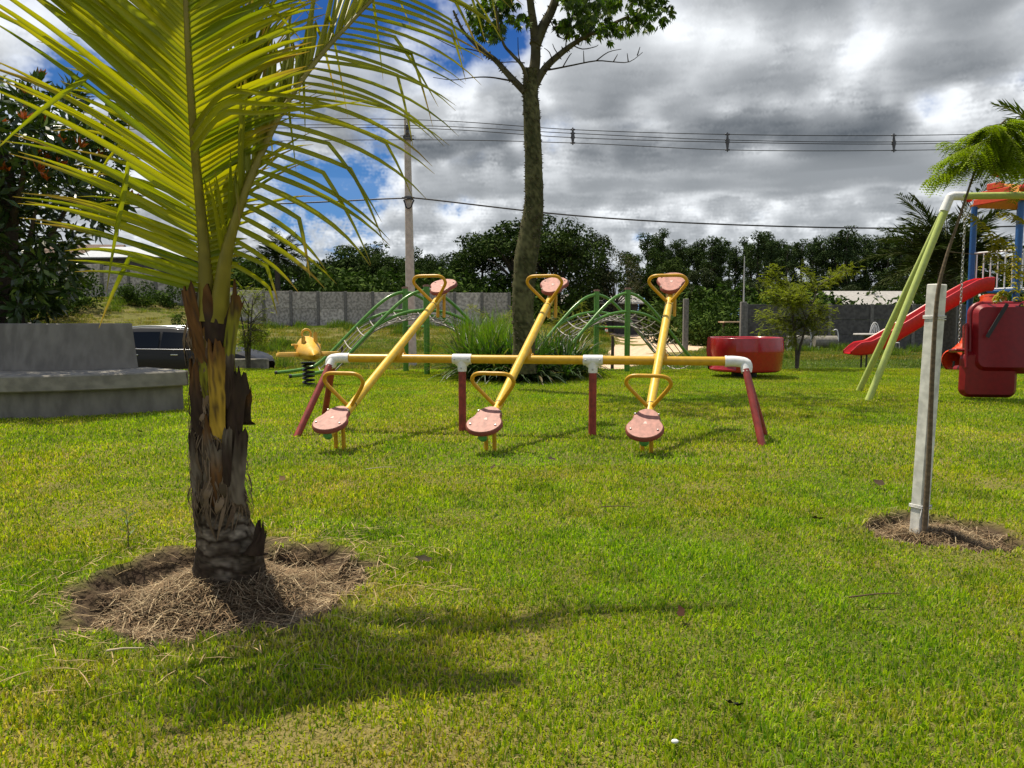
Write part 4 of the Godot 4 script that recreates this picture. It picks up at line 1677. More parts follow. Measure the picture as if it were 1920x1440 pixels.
func bench() -> void:
	M.concrete = worn(0.175, 0.163, 0.138, 0.9, 261, 0.24, 0.8)
	M.concrete_light = worn(0.22, 0.204, 0.172, 0.9, 262, 0.24, 0.9)
	M.concrete.uv1_scale = Vector3(1.1, 0.4, 1.1)
	var c := Vector3(-5.62, 0, -10.17)
	var o := base("curved_bench", c, "curved grey concrete bench with a leaning back, closing off a planter", "bench")
	var arc_ := func(profile: Array, from: float, to: float) -> Geo:   # a closed profile swept round the planter, with flat ends
		var q := Geo.new()
		var pts := PackedVector2Array()
		for e in profile:
			pts.append(Vector2(e[0], e[1]))
		for i in profile.size():
			q.lathe(PackedVector2Array([pts[i], pts[(i + 1) % pts.size()]]), Transform3D(), 60, deg_to_rad(from), deg_to_rad(to))
		for e in [[from, -1.0], [to, 1.0]]:
			var a := deg_to_rad(e[0])
			var out := Vector3(-sin(a), 0, cos(a)) * float(e[1])
			var t := Geometry2D.triangulate_polygon(pts)
			for i in t.size() / 3:
				var w := []
				for k in 3:
					var p := pts[t[i * 3 + k]]
					w.append(Vector3(p.x * cos(a), p.y, p.x * sin(a)))
				q.tri(w[0], w[1], w[2], out)
		return q
	part("plinth", arc_.call([[1.75, -0.1], [2.50, -0.1], [2.50, 0.27], [1.75, 0.27]], 39.5, 215.0), M.concrete, o)
	part("seat_slab", arc_.call([[1.60, 0.272], [2.575, 0.272], [2.59, 0.285], [2.59, 0.425], [2.575, 0.44], [1.60, 0.44]], 39.0, 215.0), M.concrete_light, o)
	part("backrest", arc_.call([[1.42, 0.442], [1.74, 0.442], [1.60, 0.95], [1.585, 0.962], [1.44, 0.962], [1.42, 0.95]], 44.0, 215.0), M.concrete, o)
	part("planter_soil", arc_.call([[0.02, 0.5], [1.418, 0.5], [1.418, 0.86], [0.02, 0.92]], 44.5, 214.0), paint(0.05, 0.035, 0.02, 0.95), o)
	# the broad-leaved tree in the planter
	M.dark_leaf = leafy(0.35, Color(0.5, 0.55, 0.3), 0.5)
	M.bark = worn(0.085, 0.062, 0.045, 0.95, 271, 0.35, 5.0, 2.0)
	var r := RandomNumberGenerator.new()
	r.seed = 404
	var t := base("planter_tree", Vector3(-6.15, 0.9, -9.5), "dark glossy-leaved tree with orange new shoots behind the curved bench", "tree")
	var tg := Geo.new()
	tg.tube(bezier(pv([Vector3(0, -0.05, 0), Vector3(0.01, 0.4, 0), Vector3(-0.02, 0.9, 0.02), Vector3(0.03, 1.5, 0), Vector3(0.0, 2.2, 0)]), 5), swept([0.155, 0.135, 0.12, 0.10, 0.06], 5), 14)
	for b in [[0.5, 0.5, 0.25, 0.9], [0.75, -0.7, 0.3, 0.8], [0.7, 0.75, -0.2, 1.0], [1.0, -0.5, -0.5, 0.9], [1.2, 0.6, 0.5, 0.9]]:
		tg.tube(bezier(pv([Vector3(0, b[0], 0), Vector3(b[1] * 0.5, b[0] + b[3] * 0.35, b[2] * 0.5), Vector3(b[1], b[0] + b[3], b[2])]), 4), swept([0.05, 0.035, 0.015], 4), 8)
	part("trunk", tg, M.bark, t)
	var cr := Geo.new()
	var clumps := []
	for i in 190:
		var d := any_dir(r)
		var rr := pow(r.randf(), 0.4)
		var p := Vector3(d.x * 1.45, 1.9 + d.y * 1.35, d.z * 1.4) * Vector3(rr, 1, rr)
		p.y = 1.85 + (p.y - 1.85) * rr
		if p.y < 0.75:
			p.y = 0.75 + r.randf() * 0.3
		clumps.append(p)
	for i in 26:   # low shoots round the stem
		clumps.append(Vector3(r.randf_range(-0.35, 0.75), r.randf_range(0.05, 0.75), r.randf_range(-0.3, 0.75)))
	for i in clumps.size():
		var p: Vector3 = clumps[i]
		var outw := (p - Vector3(0, 1.6, 0)).normalized()
		var hot := p.y > 1.6 and r.randf() < 0.40
		for k in 38:
			var d := (any_dir(r) + outw * 0.5 + Vector3(0, 0.15, 0)).normalized()
			var nn := (any_dir(r) + Vector3.UP * 1.0).normalized()
			cr.col = tone(Color(0.036, 0.068, 0.014), r, 0.4)
			if r.randf() < 0.12:
				cr.col = tone(Color(0.10, 0.15, 0.02), r)
			leaf(cr, p + d * r.randf_range(0.02, 0.16), d, nn, r.randf_range(0.11, 0.19), r.randf_range(0.045, 0.07))
		if hot:
			var shoots := Geo.new()
			for k in 11:
				var d := (any_dir(r) * 0.9 + outw * 0.7 + Vector3(0, 0.8, 0)).normalized()
				shoots.col = tone(Color(0.52, 0.13, 0.025), r, 0.35)
				leaf(shoots, p + outw * 0.14 + d * 0.01, d, any_dir(r), r.randf_range(0.08, 0.13), 0.04)
			part("new_shoot", shoots, M.dark_leaf, t)
	part("crown", cr, M.dark_leaf, t)


func stake() -> void:
	M.white_wood = worn(0.64, 0.63, 0.58, 0.8, 281, 0.22, 2.2)
	M.string = paint(0.7, 0.7, 0.68, 0.8)
	var f := stake_foot()
	var z := -f.z
	var top := at(1757, 533, z + 0.02)
	var o := base("planting_stake", f, "square white painted stake in a patch of dry clippings", "stake")
	var d := top - f
	var w := 0.062
	var xf := frame_of(Vector3.ZERO, d, Vector3(0.45, 0, 1.0).normalized())
	var g := Geo.new()
	var ln := d.length()
	g.box(Transform3D(xf.basis, d * 0.5 - d.normalized() * 0.05), Vector3(w, w * 0.9, ln + 0.1), 0.004)
	for i in g.v.size():   # tapers a little, thicker at the head
		var t := clampf(g.v[i].dot(d.normalized()) / ln, 0.0, 1.0)
		var axis := d.normalized() * g.v[i].dot(d.normalized())
		g.v[i] = axis + (g.v[i] - axis) * lerpf(0.98, 1.06, t)
	part("post", g, M.white_wood, o)
	for t in [0.10, 0.86]:
		var s := Geo.new()
		for k in 3:
			var pts := PackedVector3Array()
			for q in [[-1, -1], [1, -1], [1, 1], [-1, 1]]:
				pts.append(d * (t + k * 0.006) + xf.basis.x * q[0] * w * 0.56 + xf.basis.y * q[1] * w * 0.52 + Vector3(0, r01(k, q[0]) * 0.006, 0))
			s.tube(pts, 0.0022, 5, false, true)
		s.tube(pv([d * t + xf.basis.y * w * 0.5, d * t + xf.basis.y * w * 0.6 + Vector3(-0.03, 0.02, 0.01), d * t + xf.basis.y * w * 0.55 + Vector3(-0.035, -0.04, 0.01)]), 0.002, 5)
		part("string_tie", s, M.string, o)
	# the sapling tied to it
	M.feather = leafy(0.5, Color(0.95, 1.0, 0.5), 0.4)
	M.twig = worn(0.12, 0.085, 0.05, 0.9, 291, 0.3, 8.0)
	var sp := base("feathery_sapling", Vector3.ZERO, "thin leaning sapling with feathery green leaves tied to the white stake", "sapling")
	var zs := z - 0.05
	var stem := bezier(pv([at(1733, 1000, zs), at(1742, 850, zs), at(1748, 700, zs), at(1757, 560, zs), at(1772, 490, zs), at(1795, 420, zs), at(1818, 350, zs), at(1836, 300, zs), at(1862, 250, zs), at(1885, 225, zs)]), 5)
	var rad := swept([0.013, 0.0115, 0.0105, 0.0095, 0.0075, 0.0062, 0.005, 0.005, 0.004, 0.003], 5)
	var sg := Geo.new()
	sg.tube(stem, rad, 8)
	part("stem", sg, M.twig, sp)
	var r := RandomNumberGenerator.new()
	r.seed = 515
	var leaves := [
		[1836, 300, 1745, 345, 0.05], [1832, 310, 1740, 338, -0.04], [1838, 296, 1772, 268, 0.10], [1850, 270, 1780, 300, -0.06], [1840, 290, 1920, 330, 0.1], [1862, 250, 1930, 300, 0.0], [1862, 255, 1815, 305, -0.12],
		[1870, 240, 1960, 270, 0.05], [1850, 275, 1865, 322, -0.10], [1870, 240, 1890, 330, -0.08], [1880, 230, 1975, 330, -0.05], [1858, 262, 1905, 318, 0.08], [1842, 285, 1780, 330, 0.12],
		[1876, 235, 1850, 310, 0.05], [1885, 225, 1940, 250, 0.10], [1866, 246, 1930, 318, 0.04], [1862, 252, 1880, 320, 0.12], [1874, 238, 1915, 300, -0.1], [1868, 244, 1800, 262, 0.06], [1878, 232, 1835, 252, 0.0], [1884, 226, 1900, 290, 0.08], [1856, 264, 1850, 315, -0.02], [1846, 280, 1755, 310, 0.0], [1850, 275, 1925, 322, -0.1], [1868, 246, 1945, 318, 0.0], [1880, 232, 1905, 235, 0.03], [1872, 240, 1845, 240, -0.04]]
	for e in leaves:
		feather(sp, at(e[0], e[1], zs), at(e[2], e[3], zs + e[4]), r, M.feather, 14, 0.105, Color(0.25, 0.33, 0.02))
	var dry := [[1806, 395, 1850, 430, 0.0, 1.0], [1850, 430, 1868, 480, 0.0, 1.0], [1850, 430, 1895, 470, -0.02, 1.0], [1778, 472, 1880, 482, 0.0, 0.0], [1868, 480, 1890, 525, 0.0, 1.0], [1895, 440, 1905, 560, 0.0, 1.0], [1905, 470, 1912, 570, 0.02, 1.0], [1880, 450, 1840, 500, 0.0, 1.0], [1885, 540, 1870, 560, 0.0, 1.0], [1870, 395, 1925, 420, 0.0, 1.0]]
	for e in dry:
		var a := at(e[0], e[1], zs)
		var b := at(e[2], e[3], zs + e[4])
		if e[5] > 0.5:
			feather(sp, a, b, r, M.feather, 9, 0.034, Color(0.36, 0.30, 0.03), 0.6)
		else:
			var q := Geo.new()
			q.tube(pv([a, a.lerp(b, 0.5), b]), [0.002, 0.0016, 0.001], 5)
			part("twig", q, M.twig, sp)


func r01(a: float, b: float) -> float:
	return fposmod(sin(a * 12.9898 + b * 78.233) * 43758.5453, 1.0)


func feather(parent: Node3D, a: Vector3, b: Vector3, r: RandomNumberGenerator, m: Material, pairs: int, pinna: float, colour: Color, density := 1.0) -> void:   # a twice-pinnate leaf from a to b
	var g := Geo.new()
	var d := b - a
	var path := PackedVector3Array()
	for i in 9:
		var t := i / 8.0
		path.append(a + d * t + Vector3(0, 0.22 * d.length() * sin(PI * t * 0.9) * 0.5, 0))
	g.col = Color(0.22, 0.24, 0.04)
	g.tube(path, swept([0.0022, 0.0008], 8), 5)
	var flat := (d.cross(Vector3.UP)).normalized()
	for i in pairs:
		var t := (i + 1.0) / pairs
		var f := t * 8.0
		var k := mini(int(f), 7)
		var p := path[k].lerp(path[k + 1], f - k)
		var tan := (path[k + 1] - path[k]).normalized()
		for s in [-1.0, 1.0]:
			var l: float = pinna * sin(PI * clampf(0.22 + 0.66 * t, 0, 1)) * r.randf_range(0.85, 1.15)
			var dir: Vector3 = (flat * s * 0.75 + tan * 0.55 + Vector3(0, r.randf_range(-0.75, -0.1), 0)).normalized()
			var n := int(l / 0.0078)
			var c := tone(colour, r, 0.25)
			for q in n:
				if r.randf() > density:
					continue
				var u := (q + 1.0) / n
				var pp := p + dir * l * u - Vector3(0, 0.35 * l * u * u, 0)
				var ll := 0.0165 * (0.6 + 0.5 * sin(PI * u)) * (1.6 if density < 1.0 else 1.0)
				var sd := dir.cross(Vector3.UP).normalized()
				g.col = c
				for w in [-1.0, 1.0]:
					leaf(g, pp, (sd * w + dir * 0.5 + Vector3(0, -0.15, 0)).normalized(), (Vector3.UP + any_dir(r) * 0.4).normalized(), ll, ll * 0.55)
	part("leaf", g, m, parent)


func silk_tree() -> void:
	M.spiny_bark = tinted(0.9, 0.25)
	M.silk_leaf = leafy(0.45, Color(0.85, 0.95, 0.4), 0.4)
	var z := 11.0
	var r := RandomNumberGenerator.new()
	r.seed = 616
	var o := base("silk_floss_tree", Vector3.ZERO, "tall spiny-trunked tree rising from the strappy plants", "tree")
	var tp := bezier(pv([at(983, 700, z), at(983, 640, z), at(980, 575, z), at(986, 490, z), at(995, 435, z), at(1001, 380, z), at(1000, 300, z), at(997, 220, z), at(994, 160, z), at(996, 130, z)]), 18)
	var tr := swept([0.175, 0.152, 0.148, 0.165, 0.152, 0.133, 0.118, 0.110, 0.108, 0.095], 18)
	var g := Geo.new()
	g.tube(tp, tr, 32)
	for i in g.v.size():
		var p := g.v[i]
		var a := n_mid.get_noise_3d(p.x * 2.0, p.y * 0.8, p.z * 2.0)
		var b := n_fine.get_noise_3d(p.x * 2.2, p.y * 1.6, p.z * 2.2)
		g.v[i] = p + g.n[i] * (0.02 * a + 0.008 * b)
		var t := clampf(0.45 + a * 0.8 + b * 1.1, 0, 1)
		var c := Vector3(0.045, 0.048, 0.020).lerp(Vector3(0.135, 0.130, 0.062), t)
		if sin(p.y * 22.0 + a * 6.0) > 0.75:
			c *= 0.72
		g.c[i] = Color(c.x, c.y, c.z)
	part("trunk", g, M.spiny_bark, o)
	var sp := Geo.new()
	sp.col = Color(0.10, 0.085, 0.055)
	var limbs := [
		[[996, 165, 0.0], [1004, 110, 0.0], [1002, 60, 0.0], [994, 0, -0.1], [986, -90, -0.2], [980, -180, -0.2], 0.085, 0.03], [[1003, 85, 0.0], [1018, 50, 0.05], [1036, 15, 0.1], [1052, -40, 0.15], [1068, -130, 0.2], [1075, -200, 0.2], 0.085, 0.03],
		[[1000, 165, 0.0], [1022, 128, 0.0], [1052, 100, 0.0], [1082, 78, -0.05], [1120, 58, -0.1], [1180, 30, -0.2], 0.062, 0.018], [[984, 172, 0.0], [955, 142, 0.05], [928, 112, 0.1], [905, 96, 0.1], [870, 60, 0.1], [850, 20, 0.1], 0.055, 0.015],
		[[990, 158, -0.05], [980, 125, -0.15], [960, 102, -0.25], [945, 84, -0.3], [935, 50, -0.4], [930, 10, -0.4], 0.03, 0.012]]
	for l in limbs:
		var pts := PackedVector3Array()
		for k in 6:
			pts.append(at(l[k][0], l[k][1], z + l[k][2]))
		var lp := bezier(pts, 5)
		var lg := Geo.new()
		lg.tube(lp, swept([l[6], lerpf(l[6], l[7], 0.25), lerpf(l[6], l[7], 0.45), lerpf(l[6], l[7], 0.65), lerpf(l[6], l[7], 0.85), l[7]], 5), 10)
		for i in lg.v.size():
			var t := 0.8 + 0.5 * n_fine.get_noise_3dv(lg.v[i])
			lg.c[i] = Color(0.115 * t, 0.105 * t, 0.065 * t)
		part("limb", lg, M.spiny_bark, o)
		if l[6] > 0.05:
			for i in 90:
				thorn(sp, lp, swept([l[6], l[7]], lp.size() - 1), r)
	for i in 900:
		thorn(sp, tp, tr, r)
	tag(part("thorns", sp, M.spiny_bark, o), "", "", "", "stuff")
	# bare twigs
	var twigs := [[[1020, 132], [1040, 129], [1075, 122], [1118, 114], [1150, 116], [1180, 116], [1205, 98]], [[1118, 114], [1140, 98], [1165, 92]], [[1095, 119], [1094, 95]], [[1072, 84], [1092, 92], [1115, 88], [1122, 84]], [[1150, 116], [1158, 102]], [[1178, 116], [1176, 100]], [[1195, 104], [1200, 88]], [[962, 152], [945, 149], [920, 145], [890, 145], [850, 150], [812, 145]], [[912, 101], [880, 92], [850, 88], [800, 62]], [[984, 118], [960, 116], [935, 118]], [[1055, 126], [1068, 104], [1072, 100]], [[1060, 94], [1064, 60], [1072, 30], [1074, 0]], [[1048, 104], [1040, 92], [1036, 82]], [[1036, 115], [1030, 98], [1020, 90]], [[1028, 32], [1050, 70], [1064, 70]], [[976, 118], [972, 100], [971, 70]]]
	for t in twigs:
		var pts := PackedVector3Array()
		for q in t:
			pts.append(at(q[0], q[1], z - 0.05))
		var q := Geo.new()
		q.col = Color(0.05, 0.042, 0.03)
		var bz := bezier(pts, 3)
		q.tube(bz, swept([0.014 if t.size() > 4 else 0.009, 0.004], bz.size() - 1), 6)
		part("twig", q, M.spiny_bark, o)
	# crown: hanging hand-shaped leaves in clusters, going on above the frame
	var cr := Geo.new()
	var cl := []
	for i in 26:
		cl.append([r.randf_range(872, 985), r.randf_range(-20, 62), r.randf_range(-0.6, 0.6)])
	for i in 58:
		var x := r.randf_range(1056, 1250)
		cl.append([x, r.randf_range(-30, 66 - absf(x - 1130) * 0.22), r.randf_range(-0.7, 0.7)])
	for i in 5:
		cl.append([1052 + i * 2, 40 + i * 4, 0.0])
	for i in 150:
		cl.append([r.randf_range(830, 1280), r.randf_range(-330, -30), r.randf_range(-1.6, 1.6)])
	for e in cl:
		var c := at(e[0], e[1], z + e[2])
		for k in 11:
			var q := c + any_dir(r) * r.randf_range(0.02, 0.16)
			var hang := (any_dir(r) * 0.55 + Vector3(0, -0.75, 0)).normalized()
			var up := any_dir(r)
			var sd := hang.cross(up).normalized()
			cr.col = tone(Color(0.060, 0.105, 0.014), r, 0.4)
			if r.randf() < 0.22:
				cr.col = tone(Color(0.15, 0.21, 0.02), r)
			for w in 5:
				var an := (w - 2) * 0.42
				leaf(cr, q, (hang * cos(an) + sd * sin(an)).normalized(), up, r.randf_range(0.09, 0.13) * (1.0 - absf(w - 2) * 0.1), 0.032)
	part("crown", cr, M.silk_leaf, o)


func thorn(g: Geo, path: PackedVector3Array, radii: Array, r: RandomNumberGenerator) -> void:
	var i := r.randi() % (path.size() - 1)
	var p := path[i].lerp(path[i + 1], r.randf())
	var d := (path[i + 1] - path[i]).normalized()
	var a := any_dir(r)
	var o := (a - d * a.dot(d)).normalized()
	var rr: float = radii[i]
	var l := r.randf_range(0.016, 0.034)
	var s := d.cross(o)
	var b := p + o * (rr - 0.008)
	var w := l * 0.45
	var tip := p + o * (rr + l) + d * l * 0.2
	var q := [b + s * w, b + d * w, b - s * w, b - d * w]
	for k in 4:
		g.tri(q[k], q[(k + 1) % 4], tip, q[k] + q[(k + 1) % 4] - b * 2.0)


func strappy_bed() -> void:
	M.strap_leaf = leafy(0.4, Color(0.8, 0.95, 0.45), 0.5)
	var r := RandomNumberGenerator.new()
	r.seed = 717
	var c := gnd(985, 706)
	var spots := []
	for i in 96:
		var a := r.randf() * TAU
		var d := sqrt(r.randf())
		spots.append(Vector3(c.x + cos(a) * d * 1.10 - 0.12, 0, c.z + sin(a) * d * 1.2))
	# five plants built, the others are copies
	var made := []
	for k in 6:
		var lightish := k >= 4
		var o := base("strappy_plant", Vector3.ZERO, "", "plant", "strappy plants round the spiny tree")
		var g := Geo.new()
		for i in 64:
			var a := r.randf() * TAU
			var out := Vector3(cos(a), 0, sin(a))
			var l := r.randf_range(0.38, 0.72) * (1.25 if lightish else 1.0)
			var el := r.randf_range(0.5, 1.5)
			var pts := PackedVector3Array()
			var d := (out * cos(el) + Vector3.UP * sin(el))
			var p := out * r.randf_range(0.0, 0.06)
			for s in 7:
				pts.append(p)
				p += d * l / 6.0
				d = (d + Vector3.DOWN * (0.16 if lightish else 0.26) * r.randf_range(0.7, 1.3)).normalized()
			var w := 0.006 if lightish else 0.013
			g.col = tone(Color(0.16, 0.23, 0.02) if lightish else Color(0.052, 0.092, 0.022), r, 0.35)
			if r.randf() < 0.10:
				g.col = Color(0.24, 0.19, 0.09)
			g.strip(pts, out.cross(Vector3.UP), [w * 0.8, w, w, w * 0.9, w * 0.75, w * 0.45, 0.001], 0.35)
		part("leaves", g, M.strap_leaf, o)
		o.set_meta("label", "pale green arching grass clump behind the seesaw" if lightish else "dark green strap-leaved clump at the foot of the spiny tree")
		o.set_meta("group", "pale grass clumps round the spiny tree" if lightish else "dark strap-leaved clumps round the spiny tree")
		made.append(o)
	for i in spots.size():
		var p: Vector3 = spots[i]
		var pale := p.x < c.x - 0.05 and p.z < c.z + 0.55 and i % 4 != 0
		var k := (4 + i % 2) if pale else i % 4
		var src: Node3D = made[k]
		if src.position == Vector3.ZERO:
			src.position = p
			src.rotation.y = i
		else:
			copy(src, p, i * 1.7, "", r.randf_range(1.1, 1.5) * (1.05 if pale else 1.0))



# ---------------------------------------------------------------- road, bank, walls, buildings, car, pole
func sheet(called: String, poly: Array, lift: float, m: Material, label: String) -> void:   # a strip between two edges, laid on the ground: [[left, right], ...]
	var g := Geo.new()
	var n := 14
	for e in poly:
		for j in n + 1:
			var p: Vector3 = (e[0] as Vector3).lerp(e[1], float(j) / n)
			p.y = height(p.x, p.z) + lift
			g.put(p, Vector3.UP, Vector2(p.x, p.z))
	for i in poly.size() - 1:
		for j in n:
			var a := i * (n + 1) + j
			g.face(a, a + 1, a + n + 1)
			g.face(a + 1, a + n + 2, a + n + 1)
	var o := part(called, g, m)
	tag(o, label, "road", "", "structure")


func roads() -> void:
	M.red_dirt = worn(0.36, 0.185, 0.10, 0.95, 301, 0.2, 0.7)
	M.sand = worn(0.56, 0.40, 0.26, 0.95, 302, 0.2, 0.5)
	var rows := []
	for i in 40:
		var x := -45.0 + i * 1.2
		rows.append([Vector3(x, 0, -18.9), Vector3(x, 0, -25.6 + 0.5 * n_big.get_noise_2d(x, 4.0))])
	sheet("dirt_road", rows, 0.015, M.red_dirt, "reddish dirt road below the lawn edge")
	rows = []
	for e in [[-0.5, 24.0, 1.9, 22.6], [1.4, 25.5, 3.2, 23.8], [2.6, 28.5, 4.6, 26.2], [4.0, 33.0, 6.6, 30.0], [5.2, 39.0, 9.2, 36.0], [6.3, 47.0, 11.0, 44.0], [7.0, 56.0, 12.0, 54.0], [7.0, 70.0, 13.0, 70.0]]:
		rows.append([Vector3(e[0], 0, -e[1]), Vector3(e[2], 0, -e[3])])
	sheet("sand_drive", rows, 0.03, M.sand, "pale sandy drive curving up behind the net climbers")


func bank() -> void:
	var a := Color(0.14, 0.19, 0.025)
	var b := Color(0.30, 0.25, 0.07)
	var c := Color(0.21, 0.23, 0.03)
	var d := Color(0.08, 0.13, 0.02)
	var shapes := []
	for k in 5:
		shapes.append(blades(300 + k, 0.42, 170, 0.17, 0.013, 1.2, [a, b, c, c, d, b]))
	var tall := []
	for k in 3:
		tall.append(blades(320 + k, 0.34, 110, 0.55, 0.02, 0.8, [a, c, d, a]))
	var o := base("bank_grass", Vector3.ZERO, "rough half-dry grass on the bank behind the road", "grass")
	o.set_meta("kind", "stuff")
	var spots := []
	var tufts := []
	var z := -25.4
	while z > -62.0:
		var half := -z * 0.72 + 2.0
		var x := -half
		var step := 0.55 if z > -36.0 else 0.8
		while x < half:
			var p := Vector2(x + rng.randf_range(-0.25, 0.25), z + rng.randf_range(-0.25, 0.25))
			x += step
			if on_drive(p.x, p.y):
				continue
			var s := rng.randf_range(0.7, 1.3)
			var dry := dryness(p.x * 0.35, p.y * 0.35)
			var t := Vector3(0.75, 1.0, 0.7).lerp(Vector3(1.35, 1.08, 0.9), dry)
			spots.append([Transform3D(Basis(Vector3.UP, rng.randf() * TAU).scaled(Vector3(1.1, s, 1.1)), on(p.x, p.y)), Color(t.x, t.y, t.z)])
			if n_big.get_noise_2d(p.x * 0.5 + 90.0, p.y * 0.5) > 0.22 and rng.randf() < 0.45 or (p.y < -38.0 and rng.randf() < 0.06):
				tufts.append([Transform3D(Basis(Vector3.UP, rng.randf() * TAU).scaled(Vector3(1, rng.randf_range(0.5, 1.2), 1)), on(p.x, p.y)), Color(0.85, 1.0, 0.8)])
		z -= step
	# the slope down from the lawn edge
	z = -17.3
	while z > -18.8:
		var x := -13.0
		while x < 14.0:
			spots.append([Transform3D(Basis(Vector3.UP, rng.randf() * TAU).scaled(Vector3(1, 0.6, 1)), on(x, z)), Color(0.8, 1.0, 0.7)])
			x += 0.5
		z -= 0.5
	z = -18.0
	while z > -27.0:   # grass goes on past the lawn on the far side of the playground
		var x := 2.5
		while x < -z * 0.72 + 2.0:
			if not on_drive(x, z):
				spots.append([Transform3D(Basis(Vector3.UP, rng.randf() * TAU).scaled(Vector3(1, rng.randf_range(0.5, 0.9), 1)), on(x + rng.randf_range(-0.2, 0.2), z)), Color(0.72, 1.0, 0.7)])
			x += 0.5
		z -= 0.5
	scatter("grass_blades", o, shapes, M.grass, spots)
	scatter("grass_tufts", o, tall, M.grass, tufts)


func on_drive(x: float, z: float) -> bool:
	var f := -z
	if f < 25.9 and x < 3.0:
		return true
	var l := [[24.0, -0.5], [25.5, 1.4], [28.5, 2.6], [33.0, 4.0], [39.0, 5.2], [47.0, 6.3], [56.0, 7.0], [70.0, 7.0]]
	var rr := [[22.6, 1.9], [23.8, 3.2], [26.2, 4.6], [30.0, 6.6], [36.0, 9.2], [44.0, 11.0], [54.0, 12.0], [70.0, 13.0]]
	var a := 99.0
	var b := -99.0
	for i in 7:
		if f >= l[i][0] and f < l[i + 1][0]:
			a = remap(f, l[i][0], l[i + 1][0], l[i][1], l[i + 1][1])
		if f >= rr[i][0] and f < rr[i + 1][0]:
			b = remap(f, rr[i][0], rr[i + 1][0], rr[i][1], rr[i + 1][1])
	return x > a - 0.1 and x < b + 0.1


func slab_wall(label: String, feet: Array, tall: float, bays: int, m: Array, courses: int) -> void:   # precast wall: posts with slabs between
	var o := base("concrete_wall", Vector3.ZERO, label, "wall")
	var pts := PackedVector3Array()
	for e in feet:
		pts.append(e)
	var r := RandomNumberGenerator.new()
	r.seed = int(tall * 1000.0) + bays
	var total := 0.0
	for i in pts.size() - 1:
		total += pts[i].distance_to(pts[i + 1])
	var marks := PackedVector3Array()
	for b in bays + 1:
		var s := total * b / bays
		var i := 0
		while i < pts.size() - 2 and s > pts[i].distance_to(pts[i + 1]):
			s -= pts[i].distance_to(pts[i + 1])
			i += 1
		marks.append(pts[i].lerp(pts[i + 1], s / pts[i].distance_to(pts[i + 1])))
	for b in bays + 1:
		var g := Geo.new()
		g.box(Transform3D(Basis(), marks[b] + Vector3(0, tall * 0.5 - 0.2, 0)), Vector3(0.16, tall + 0.46, 0.18), 0.012)
		part("post", g, M.concrete_post, o)
		if b == bays:
			continue
		var d := marks[b + 1] - marks[b]
		var flat := Vector3(d.x, 0, d.z).normalized()
		var bs := Basis(flat, Vector3.UP, flat.cross(Vector3.UP))
		var y := minf(marks[b].y, marks[b + 1].y)
		for c in courses:
			var hh := tall / courses
			var g2 := Geo.new()
			g2.box(Transform3D(bs, Vector3((marks[b].x + marks[b + 1].x) * 0.5, y + hh * (c + 0.5) - (0.15 if c == 0 else 0.0), (marks[b].z + marks[b + 1].z) * 0.5 + r.randf_range(-0.008, 0.008))), Vector3(Vector2(d.x, d.z).length() - 0.163, hh - 0.012 + (0.3 if c == 0 else 0.0), 0.06), 0.006)
			part("slab", g2, m[r.randi() % m.size()], o)


